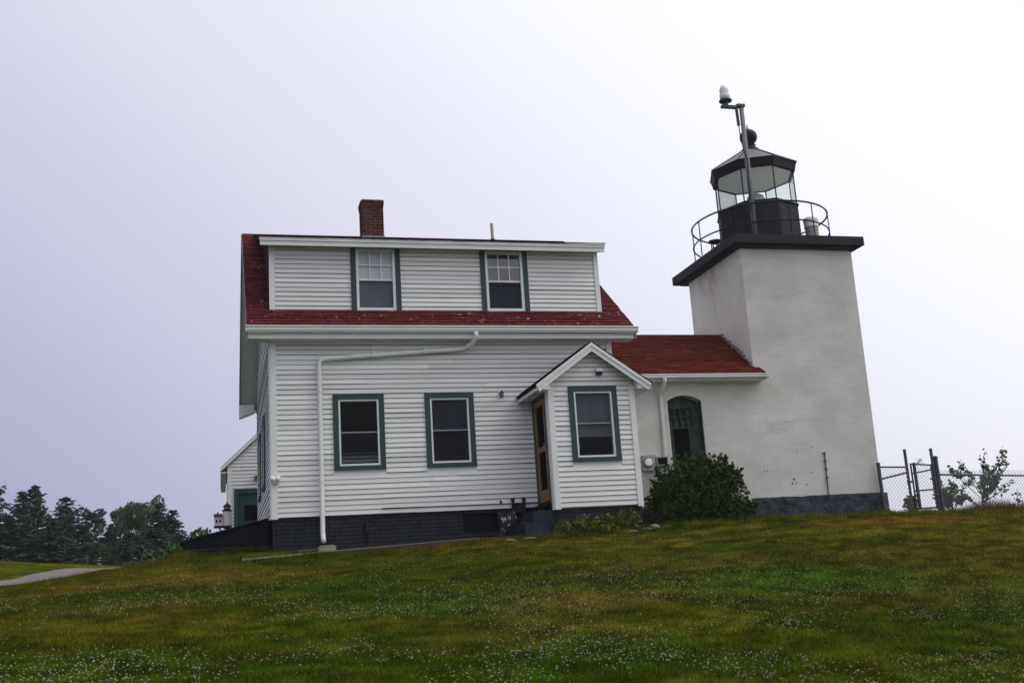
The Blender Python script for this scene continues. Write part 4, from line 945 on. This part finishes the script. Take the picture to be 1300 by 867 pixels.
# ------------------------------------------------------------------ foliage
def leaf_quads(c, size, r, flat=0.0, asp=1.7, droop=None):
    """rhombus leaves at centres c (n,3)"""
    n = len(c); d = r.normal(size=(n, 3)); d[:, 2] *= (1-flat); d /= np.linalg.norm(d, axis=1)[:, None]+1e-9
    if droop is not None: d = d*.6+droop; d /= np.linalg.norm(d, axis=1)[:, None]+1e-9
    e = r.normal(size=(n, 3)); e -= (e*d).sum(1)[:, None]*d; e /= np.linalg.norm(e, axis=1)[:, None]+1e-9
    s = size*r.uniform(.6, 1.3, (n, 1))
    a = d*s*asp*.5; b = e*s*.5
    v = np.stack([c-a, c+b, c+a, c-b], 1).reshape(-1, 3)
    return v, np.arange(n*4).reshape(n, 4)
def limb_mesh(limbs, n=6):
    mb = MB()
    for pts, rs in limbs: mb.tube(pts, rs, n, caps=False)
    return mb
def spruce_mesh(h, rad, seed, lean=0.0):
    r = np.random.default_rng(seed); cs, dr, sz = [], [], []
    limbs = [([(0, 0, -.5), (lean*.3, 0, h*.4), (lean, 0, h*.98)], [h*.020, h*.013, .012])]
    z = h*.06
    while z < h*.985:
        t = z/h; R_ = rad*(1-t)**.85*r.uniform(.82, 1.12)+.10
        nb = int(5+5*(1-t)+r.integers(0, 3))
        for k in range(nb):
            az = r.uniform(0, 2*math.pi); L = R_*r.uniform(.55, 1.15); dx, dy = math.cos(az), math.sin(az)
            tip_up = .18*L; m = max(3, int(L/.13))
            for i in range(m):
                f = (i+1)/m; px = dx*L*f+lean*t; py = dy*L*f; pz = z-.30*L*f+tip_up*f*f*1.6
                for q in range(2):
                    sp = .20*L*(1-f*.6); off = r.normal(0, 1, 3)*np.array((sp, sp, .05+.05*L)); cs.append((px+off[0]*.6, py+off[1]*.6, pz+off[2]-.04)); dr.append((dx*.7, dy*.7, -.35)); sz.append(.19+.12*(1-f))
            if L > .5: limbs.append(([(lean*t, 0, z), (dx*L*.8+lean*t, dy*L*.8, z-.16*L)], [.02, .006]))
        z += h*.030*r.uniform(.75, 1.3)
    c = np.array(cs); n = len(c)
    d = np.array(dr)+r.normal(0, .45, (n, 3)); d /= np.linalg.norm(d, axis=1)[:, None]
    e = r.normal(size=(n, 3)); e -= (e*d).sum(1)[:, None]*d; e /= np.linalg.norm(e, axis=1)[:, None]
    s = np.array(sz)[:, None]*r.uniform(.7, 1.3, (n, 1)); a = d*s*.8; b = e*s*.33
    return np.stack([c-a, c+b, c+a, c-b], 1).reshape(-1, 3), np.arange(n*4).reshape(n, 4), limbs
def broad_mesh(h, rad, seed, leaf=.13, nl=4200, base=.25):
    r = np.random.default_rng(seed); limbs = [([(0, 0, -.4), (.05, 0, h*.35), (0, .05, h*.8)], [h*.018, h*.012, .012])]; cs = []
    K = 30
    for k in range(K):
        t = r.uniform(base, 1.0); rr = rad*math.sin(math.pi*min(1, (1.02-t)/(1.02-base)*.62+.30))*r.uniform(.3, 1.0); az = r.uniform(0, 6.283)
        p = np.array((rr*math.cos(az), rr*math.sin(az), h*t)); limbs.append(([(0, 0, h*max(.15, t-.3)), tuple(p)], [.03, .008]))
        m = nl//K; q = r.normal(size=(m, 3)); q /= np.linalg.norm(q, axis=1)[:, None]; q *= r.uniform(.35, 1, (m, 1))**.5
        cs.append(p+q*np.array((.27, .27, .34))*rad*.75*r.uniform(.6, 1.3))
    c = np.concatenate(cs); v, f = leaf_quads(c, leaf, r); return v, f, limbs
_tree_cache = {}
def tree(name, label, group, x, y, kind, h, rad, seed, material, zoff=0.0, rot=0.0):
    z = g1(x, y)+zoff
    t = thing(name, label, 'tree', (x, y, z), group)
    key = (kind, seed)
    if key not in _tree_cache:
        v, f, limbs = spruce_mesh(8.0, 2.1, seed) if kind == 's' else broad_mesh(6.0, 1.9, seed)
        cr = np_mesh('crown', v, f, material, t, origin=(0, 0, 0)); tr = build(limb_mesh(limbs, 5), 'trunk', 'bark', t, fix=False)
        me_t = tr.data; o_t = WO[tr]
        _tree_cache[key] = (cr.data, me_t, o_t)
        cr.location = (0, 0, 0); tr.location = o_t
    else:
        a, b, o_t = _tree_cache[key]
        for nm, me, loc in (('crown', a, (0, 0, 0)), ('trunk', b, o_t)):
            o = bpy.data.objects.new(nm, me); col.objects.link(o); o.parent = t; o.location = loc
    bh_, br_ = (8.0, 2.1) if kind == 's' else (6.0, 1.9)
    t.scale = (rad/br_, rad/br_, h/bh_); t.rotation_euler = (0, 0, rot)
    return t
def at(px, py, dist):
    """point seen at a pixel, at a horizontal distance from the camera"""
    d = fw+rt*((px-650)/FPX)-up*((py-433.5)/FPX); k = dist/math.hypot(d.x, d.y); return CAM+d*k
GS = 'trees beyond the driveway'
TREES = [  # top pixel, distance, kind, radius, seed, material, label
    (-12, 600, 58, 's', 2.3, 1, 'spruce_green', 'dark spruce cut off by the left edge of the photo'),
    (29, 619, 62, 's', 1.9, 2, 'spruce_green', 'spruce whose top stands just left of the tallest left-hand spruce'),
    (45, 614, 60, 's', 2.0, 3, 'spruce_green', 'tallest pointed spruce of the left-hand stand'),
    (84, 628, 57, 's', 2.1, 1, 'spruce_green', 'spruce with a bare tip right of the tallest left-hand spruce'),
    (104, 648, 56, 'b', 1.6, 11, 'spruce_green', 'bushy dark tree at the right end of the left-hand stand'),
    (66, 655, 52, 's', 1.8, 2, 'spruce_green', 'lower spruce in front of the left-hand stand'),
    (10, 656, 52, 's', 2.3, 3, 'spruce_green', 'low broad spruce at the foot of the left-hand stand, leftmost'),
    (122, 688, 55, 'b', 1.3, 12, 'leaf_mid', 'small pale green tree in the gap between the two stands'),
    (141, 662, 58, 's', 1.1, 2, 'spruce_green', 'small spruce opening the right-hand stand on its left'),
    (153, 645, 60, 'b', 1.2, 11, 'leaf_mid', 'pale leafy tree at the left of the right-hand stand'),
    (167, 637, 61, 'b', 1.2, 12, 'leaf_mid', 'pale leafy tree left of the highest crown of the right-hand stand'),
    (184, 627, 60, 'b', 1.35, 13, 'leaf_mid', 'pale leafy tree with the highest crown of the right-hand stand'),
    (203, 636, 57, 's', 2.0, 1, 'spruce_green', 'dark spruce right of the highest pale crown'),
    (219, 646, 56, 's', 1.7, 3, 'spruce_green', 'dark spruce at the right edge of the right-hand stand'),
    (165, 674, 53, 's', 1.5, 1, 'spruce_green', 'low dark spruce in front of the pale leafy trees'),
    (195, 668, 52, 's', 2.1, 2, 'spruce_green', 'low dark spruce in front of the highest pale crown'),
]
for i, (px, py, dist, kd, rad, sd_, mt, lab) in enumerate(TREES):
    p = at(px, py, dist); zb = g1(p.x, p.y)
    tree('spruce_tree' if kd == 's' else 'broadleaf_tree', lab, GS, p.x, p.y, kd, (p.z-zb)*(1.0 if kd == 's' else .97), rad*1.0, sd_+(100 if mt == 'leaf_mid' and kd == 's' else 0) if mt != 'leaf_mid' else sd_+50, mt, rot=i*1.3)

def shrub(name, label, x, y, rx, ry, h, n, leaf, material, seed, group=None, lobes=26, core=True, cat='shrub'):
    z = g1(x, y); r = np.random.default_rng(seed); cs = []
    for k in range(lobes):
        u = r.normal(size=3); u /= np.linalg.norm(u); u[2] = abs(u[2]); s = r.uniform(.45, .92)
        p = np.array((u[0]*rx*s, u[1]*ry*s, h*(.14+.72*u[2]*s))); m = n//lobes
        q = r.normal(size=(m, 3)); q /= np.linalg.norm(q, axis=1)[:, None]; q *= r.uniform(.25, 1, (m, 1))**.4
        cs.append(p+q*np.array((rx, ry, h*.6))*r.uniform(.22, .40))
    for k in range(lobes//2 if lobes > 30 else 0):                   # ragged sprigs standing out of the outline
        u = r.normal(size=3); u /= np.linalg.norm(u); u[2] = abs(u[2])*.9+.15
        for j in range(7): cs.append(u*np.array((rx, ry, h*.86))*(.82+.055*j)+r.normal(0, .035-.003*j, (9, 3)))
    c = np.concatenate(cs)
    tip = r.normal(size=(n//14, 3)); tip /= np.linalg.norm(tip, axis=1)[:, None]; tip[:, 2] = np.abs(tip[:, 2])
    c = np.concatenate([c, tip*np.array((rx, ry, h*.93))*r.uniform(.9, 1.10, (len(tip), 1))])
    c[:, 2] = np.maximum(c[:, 2], .02)
    v, f = leaf_quads(c, leaf, r)
    t = thing(name, label, cat, (x, y, z), group)
    np_mesh('foliage', v+np.array((x, y, z)), f, material, t)
    limbs = []
    for k in range(9):
        a = r.uniform(0, 6.28); limbs.append(([(x, y, z-.1), (x+math.cos(a)*rx*.35, y+math.sin(a)*ry*.35, z+h*.4), (x+math.cos(a)*rx*.65, y+math.sin(a)*ry*.65, z+h*r.uniform(.6, .85))], [.022, .014, .006]))
    build(limb_mesh(limbs, 5), 'stems', 'bark', t, fix=False)
    return t
shrub('dark_shrub', 'large dark green rounded shrub against the brick passage', 8.38, -.02, 1.06, .72, 1.44, 27000, .052, 'leaf_shrub', 5, lobes=46)
LG = 'low shrubs along the porch foundation'
shrub('low_shrub', 'sparse brownish low shrub nearest the porch steps', 5.05, -1.44, .20, .15, .30, 1300, .04, 'leaf_yellow', 21, LG, lobes=8)
shrub('low_shrub', 'low yellow green shrub second from the porch steps', 5.42, -1.44, .25, .20, .38, 2600, .04, 'leaf_yellow', 22, LG, lobes=9)
shrub('low_shrub', 'low yellow green shrub under the middle of the porch window', 5.86, -1.44, .26, .20, .38, 2600, .04, 'leaf_yellow', 23, LG, lobes=9)
shrub('low_shrub', 'fullest low yellow green shrub at the right corner of the porch', 6.27, -1.42, .28, .20, .44, 3200, .04, 'leaf_yellow', 24, LG, lobes=10)
p = at(247, 690, 38); shrub('green_bush', 'pale green bush peeping over the left end of the bulkhead', -2.15, 9.0, 1.2, .7, .92, 1800, .09, 'leaf_mid', 31)
p = at(262, 690, 38); shrub('green_bush', 'taller pale green bush behind the middle of the bulkhead', -1.35, 9.5, .55, .5, 1.15, 1200, .09, 'leaf_mid', 32)

def sapling(name, label, x, y, h, seed, nb, spread, leaf=.058):
    r = np.random.default_rng(seed); z = g1(x, y); t = thing(name, label, 'sapling', (x, y, z)); limbs = []; cs = []
    limbs.append(([(x, y, z-.1), (x+.02, y, z+h*.3), (x, y, z+h*.55)], [.022, .018, .012]))
    for k in range(nb):
        a = r.uniform(0, 6.28); s = r.uniform(.3, 1)*spread; b0 = z+h*r.uniform(.12, .5); tipz = z+h*r.uniform(.55, 1.0); cx_, cy_ = math.cos(a), math.sin(a)*.6
        pts = [np.array((x, y, b0)), np.array((x+cx_*s*.5, y+cy_*s*.5, (b0+tipz)/2-.03)), np.array((x+cx_*s, y+cy_*s, tipz))]
        limbs.append(([tuple(q) for q in pts], [.011, .007, .004]))
        for j in range(9):
            f = r.uniform(.35, 1.02); q = (pts[0]*(1-2*f)+pts[1]*2*f) if f < .5 else pts[1]*(2-2*f)+pts[2]*(2*f-1)
            cs.append(q+r.normal(0, .04, (6, 3)))
    v, f = leaf_quads(np.concatenate(cs), leaf, r)
    np_mesh('leaves', v, f, 'leaf_sapling', t); build(limb_mesh(limbs, 5), 'branches', 'bark', t, fix=False)
sapling('leafy_sapling', 'taller thin leafy sapling behind the chain link fence', 16.65, 2.1, 1.72, 3, 20, 1.05)
sapling('leafy_sapling', 'lower bushy sapling just right of the gate', 15.72, 2.0, .92, 4, 12, .5, .055)
sapling('leafy_sapling', 'small leafy sapling seen through the gate mesh', 14.75, 2.2, .62, 9, 6, .32, .06)
sapling('leafy_sapling', 'small leafy sapling at the right edge of the photo', 17.75, 2.3, .9, 12, 6, .5, .055)

# rocks by the porch
def rock(label, x, y, s, seed, group='pale stones by the porch'):
    r = np.random.default_rng(seed); bm = bmesh.new(); bmesh.ops.create_icosphere(bm, subdivisions=2, radius=1)
    for v in bm.verts:
        k = 1+.28*(fbm(np.array([v.co.x*1.6+seed]), np.array([v.co.y*1.6+v.co.z*2.1]), seed, 3)[0]-.5)*2; v.co = Vector((v.co.x*s[0], v.co.y*s[1], v.co.z*s[2]))*k
    me = bpy.data.meshes.new('stone'); bm.to_mesh(me); bm.free(); me.materials.append(MATS['rock'])
    o = mesh_obj('stone', me, None, (x, y, g1(x, y)+s[2]*.45)); tag(o, label, 'stone', group)
for i, (x, y, s, lab) in enumerate([(6.60, -1.55, (.11, .08, .05), 'pale stone at the right end of the low shrubs'), (6.80, -1.42, (.12, .09, .075), 'brownish stone between the porch corner and the large shrub'), (7.05, -1.42, (.09, .07, .04), 'small flat stone in front of the large dark shrub'),
        (4.05, -1.45, (.10, .07, .035), 'flat pale stone below the dark flecked box'), (4.38, -1.50, (.15, .07, .03), 'flat pale stone below the lower porch step'), (4.72, -1.50, (.12, .07, .03), 'thin pale stone left of the brownish shrub'), (6.25, -1.68, (.12, .06, .035), 'low stone in front of the fullest yellow green shrub')]):
    rock(lab, x, y, s, 40+i)

# ------------------------------------------------------------------ grass, clover and tall grass
def blades(n_try, ymin, ymax, dens, hmin, hmax, wmin, wmax, seed, margin=330):
    r = np.random.default_rng(seed)
    x = r.uniform(-11, 21, n_try); y = r.uniform(ymin, ymax, n_try); z = gz(x, y)
    u, v, d = project(np.column_stack([x, y, z]))
    ok = (d > 3.5) & (u > -margin) & (u < 1300+margin) & (v < 867+margin*1.3)
    inside = ((x > -.02) & (x < W_) & (y > 0)) | ((x > 5) & (x < 6.73) & (y > -1.1) & (y < 0)) | ((x > 6.7) & (x < 13.15) & (y > .72)) | ((x > -.52) & (x < 3.63) & (y > -1.03) & (y < .1)) | ((x > 3.6) & (x < 4.3) & (y > -1.0) & (y < .1)) | ((x > 4.3) & (x < 5.4) & (y > -1.3) & (y < 0)) | ((x > -1.6) & (x < 0) & (y > .48) & (y < 2.05))
    dist = np.hypot(x-CAM.x, y-CAM.y)
    keep = ok & ~inside & (r.uniform(size=n_try) < dens(dist))
    x, y, z = x[keep], y[keep], z[keep]; n = len(x)
    clump = fbm(x*3.1, y*3.1, 77, 3)
    h = r.uniform(hmin, hmax, n)*(.55+.9*clump); w = r.uniform(wmin, wmax, n)*(.8+dist[keep]*.022)
    a = r.uniform(0, 2*np.pi, n); lean = r.uniform(.1, .9, n)*h; b = r.uniform(0, 2*np.pi, n)
    P = np.column_stack([x, y, z-.006]); s = np.column_stack([np.cos(a), np.sin(a), np.zeros(n)])*w[:, None]*.5
    tip = P+np.column_stack([np.cos(b)*lean, np.sin(b)*lean, h])
    V_ = np.stack([P-s, P+s, tip], 1).reshape(-1, 3)
    c = lawn_tint(x, y)*r.uniform(.4, 1.65, (n, 1)); dry = r.uniform(size=n) < .07; c[dry] = c[dry]*.5+np.array((.15, .11, .04))*.5
    C_ = np.repeat(c, 3, 0); C_[2::3] *= 1.25
    return V_, np.arange(n*3).reshape(n, 3), C_
Vb, Fb, Cb = blades(1900000, -16.2, 2.6, lambda d: np.clip(1.15-(d-6)*.030, .35, 1), .018, .048, .004, .008, 1)
g_ = np_mesh('grass', Vb, Fb, 'grass_blade', tint=Cb, origin=(0, 0, 0)); tag(g_, 'short green and brown lawn grass on the slope', 'grass', kind='stuff')
# taller tufts along foundations and left crest
Vb, Fb, Cb = blades(60000, -1.9, 2.4, lambda d: .8*np.ones_like(d), .05, .10, .005, .009, 2)
g_ = np_mesh('grass', Vb, Fb, 'grass_blade', tint=Cb*1.05, origin=(0, 0, 0)); tag(g_, 'slightly longer grass growing along the foot of the buildings', 'grass', kind='stuff')
# untrimmed tufts at the foot of the walls
r = np.random.default_rng(5); segs = [((9.7, .60), (13.2, .60), .07, 5200), ((-1.7, .40), (.0, .44), .07, 2600), ((-1.66, .5), (-1.66, 2.0), .06, 1200), ((.3, -1.12), (3.7, -1.12), .05, 2600), ((3.7, -1.25), (4.4, -1.35), .08, 1400), ((4.5, -1.55), (7.3, -1.55), .10, 3600), ((7.2, -.75), (9.4, -.65), .12, 3000), ((13.0, .62), (14.6, .62), .08, 1600)]
xs_, ys_ = [], []
for (ax, ay), (bx, by), sg, m in segs:
    t = r.uniform(size=m); t = t+(fbm(t*9, t*0, 4, 2)-.5)*.2; xs_.append(ax+(bx-ax)*t+r.normal(0, sg, m)); ys_.append(ay+(by-ay)*t-np.abs(r.normal(0, sg, m)))
x = np.concatenate(xs_); y = np.concatenate(ys_); n_ = len(x); z = gz(x, y); h = r.uniform(.04, .15, n_)*(.4+1.1*fbm(x*4, y*4, 15, 2)); w = r.uniform(.005, .010, n_)
a = r.uniform(0, 6.283, n_); b = r.uniform(0, 6.283, n_); P = np.column_stack([x, y, z-.01]); sv = np.column_stack([np.cos(a), np.sin(a), 0*a])*w[:, None]*.5
tip = P+np.column_stack([np.cos(b)*h*.5, np.sin(b)*h*.5, h]); c = lawn_tint(x, y)*r.uniform(.7, 1.9, (n_, 1))
g_ = np_mesh('grass', np.stack([P-sv, P+sv, tip], 1).reshape(-1, 3), np.arange(n_*3).reshape(n_, 3), 'grass_blade', tint=np.repeat(c, 3, 0), origin=(0, 0, 0)); tag(g_, 'untrimmed grass tufts at the foot of the walls and walk', 'grass', kind='stuff')
# clover heads
r = np.random.default_rng(9); n_ = 190000
x = r.uniform(-9, 14, n_); y = r.uniform(-16, -.9, n_); dist = np.hypot(x-CAM.x, y-CAM.y)
pat = clover_pat(x, y)+np.clip((x-1)*.012, -.05, .07)
pr0 = np.clip((pat-.40)/.18, 0, 1)**1.6*np.clip(1.35-(dist-6)/8.0, .03, 1)*.60
z = gz(x, y); u, v, d = project(np.column_stack([x, y, z]))
k = (r.uniform(size=n_) < pr0) & (d > 3.5) & (u > -120) & (u < 1420) & (v < 1050)
x, y, z = x[k], y[k], z[k]; n_ = len(x)
oct_v = np.array([(1, 0, 0), (0, 1, 0), (-1, 0, 0), (0, -1, 0), (0, 0, 1), (0, 0, -1)], float); oct_f = np.array([(0, 1, 4), (1, 2, 4), (2, 3, 4), (3, 0, 4), (1, 0, 5), (2, 1, 5), (3, 2, 5), (0, 3, 5)])
rad = r.uniform(.0035, .0095, n_); hh = r.uniform(.025, .06, n_)
Vc = (oct_v[None]*rad[:, None, None]*np.array((1, 1, .85))+np.column_stack([x, y, z+hh])[:, None]).reshape(-1, 3)
Fc = (oct_f[None]+(np.arange(n_)*6)[:, None, None]).reshape(-1, 3)
g_ = np_mesh('clover_flowers', Vc, Fc, 'clover_white', origin=(0, 0, 0)); tag(g_, 'small white clover heads scattered over the lawn', 'clover', kind='stuff')
n_ = 26; x = r.uniform(-3, 12, n_); y = r.uniform(-9, -1.8, n_); z = gz(x, y)
Vc = (oct_v[None]*np.array((.013, .013, .008))+np.column_stack([x, y, z+.06])[:, None]).reshape(-1, 3); Fc = (oct_f[None]+(np.arange(n_)*6)[:, None, None]).reshape(-1, 3)
g_ = np_mesh('dandelions', Vc, Fc, 'dandelion', origin=(0, 0, 0)); tag(g_, 'a few yellow dandelion heads dotted over the lawn', 'flowers', kind='stuff')
# unmown grass along the fence on the right
n_ = 15000; x = r.uniform(14.3, 20.5, n_); e0 = .75-np.clip((x-15.0)*.32, 0, 1.6); y = e0+np.abs(r.normal(0, 1, n_))*(.35+.3*(x-14.3)/4)
z = gz(x, y); h = r.uniform(.10, .42, n_)*np.clip((x-14.2)/1.6, .3, 1)*(.6+.7*fbm(x*2.5, y*2.5, 90, 2)); w = r.uniform(.006, .012, n_)
a = r.uniform(0, 6.283, n_); b = r.uniform(0, 6.283, n_); P = np.column_stack([x, y, z-.01]); s = np.column_stack([np.cos(a), np.sin(a), 0*a])*w[:, None]*.5
tip = P+np.column_stack([np.cos(b)*h*.4, np.sin(b)*h*.4, h]); Vt = np.stack([P-s, P+s, tip], 1).reshape(-1, 3)
t_ = r.uniform(size=n_)[:, None]; c = np.where(t_ < .55, np.array((.075, .085, .022)), np.array((.16, .12, .05)))*r.uniform(.6, 1.3, (n_, 1))
front = (y < e0+.12)[:, None]; c = np.where(front & (t_ > .3), np.array((.15, .085, .04)), c)
g_ = np_mesh('tall_grass', Vt, np.arange(n_*3).reshape(n_, 3), 'grass_blade', tint=np.repeat(c, 3, 0), origin=(0, 0, 0)); tag(g_, 'unmown tall grass along the chain link fence', 'grass', kind='stuff')

# ------------------------------------------------------------------ haze: one closed box of even fog
mb = MB(); mb.box(-145, 155, -55, 190, -7.0, 14.0)
hz = build(mb, 'haze', 'dark_void', None)
hm = bpy.data.materials.new('haze'); hm.use_nodes = True; n = hm.node_tree; n.nodes.clear()
ho = n.nodes.new('ShaderNodeOutputMaterial'); hv = n.nodes.new('ShaderNodeVolumePrincipled')
hv.inputs['Color'].default_value = (.95, .95, 1.0, 1); hv.inputs['Density'].default_value = 0.00045; hv.inputs['Anisotropy'].default_value = .2
n.links.new(hv.outputs[0], ho.inputs['Volume']); hz.data.materials.clear(); hz.data.materials.append(hm)
tag(hz, 'pale sea fog hanging over the whole place', 'haze', kind='stuff')
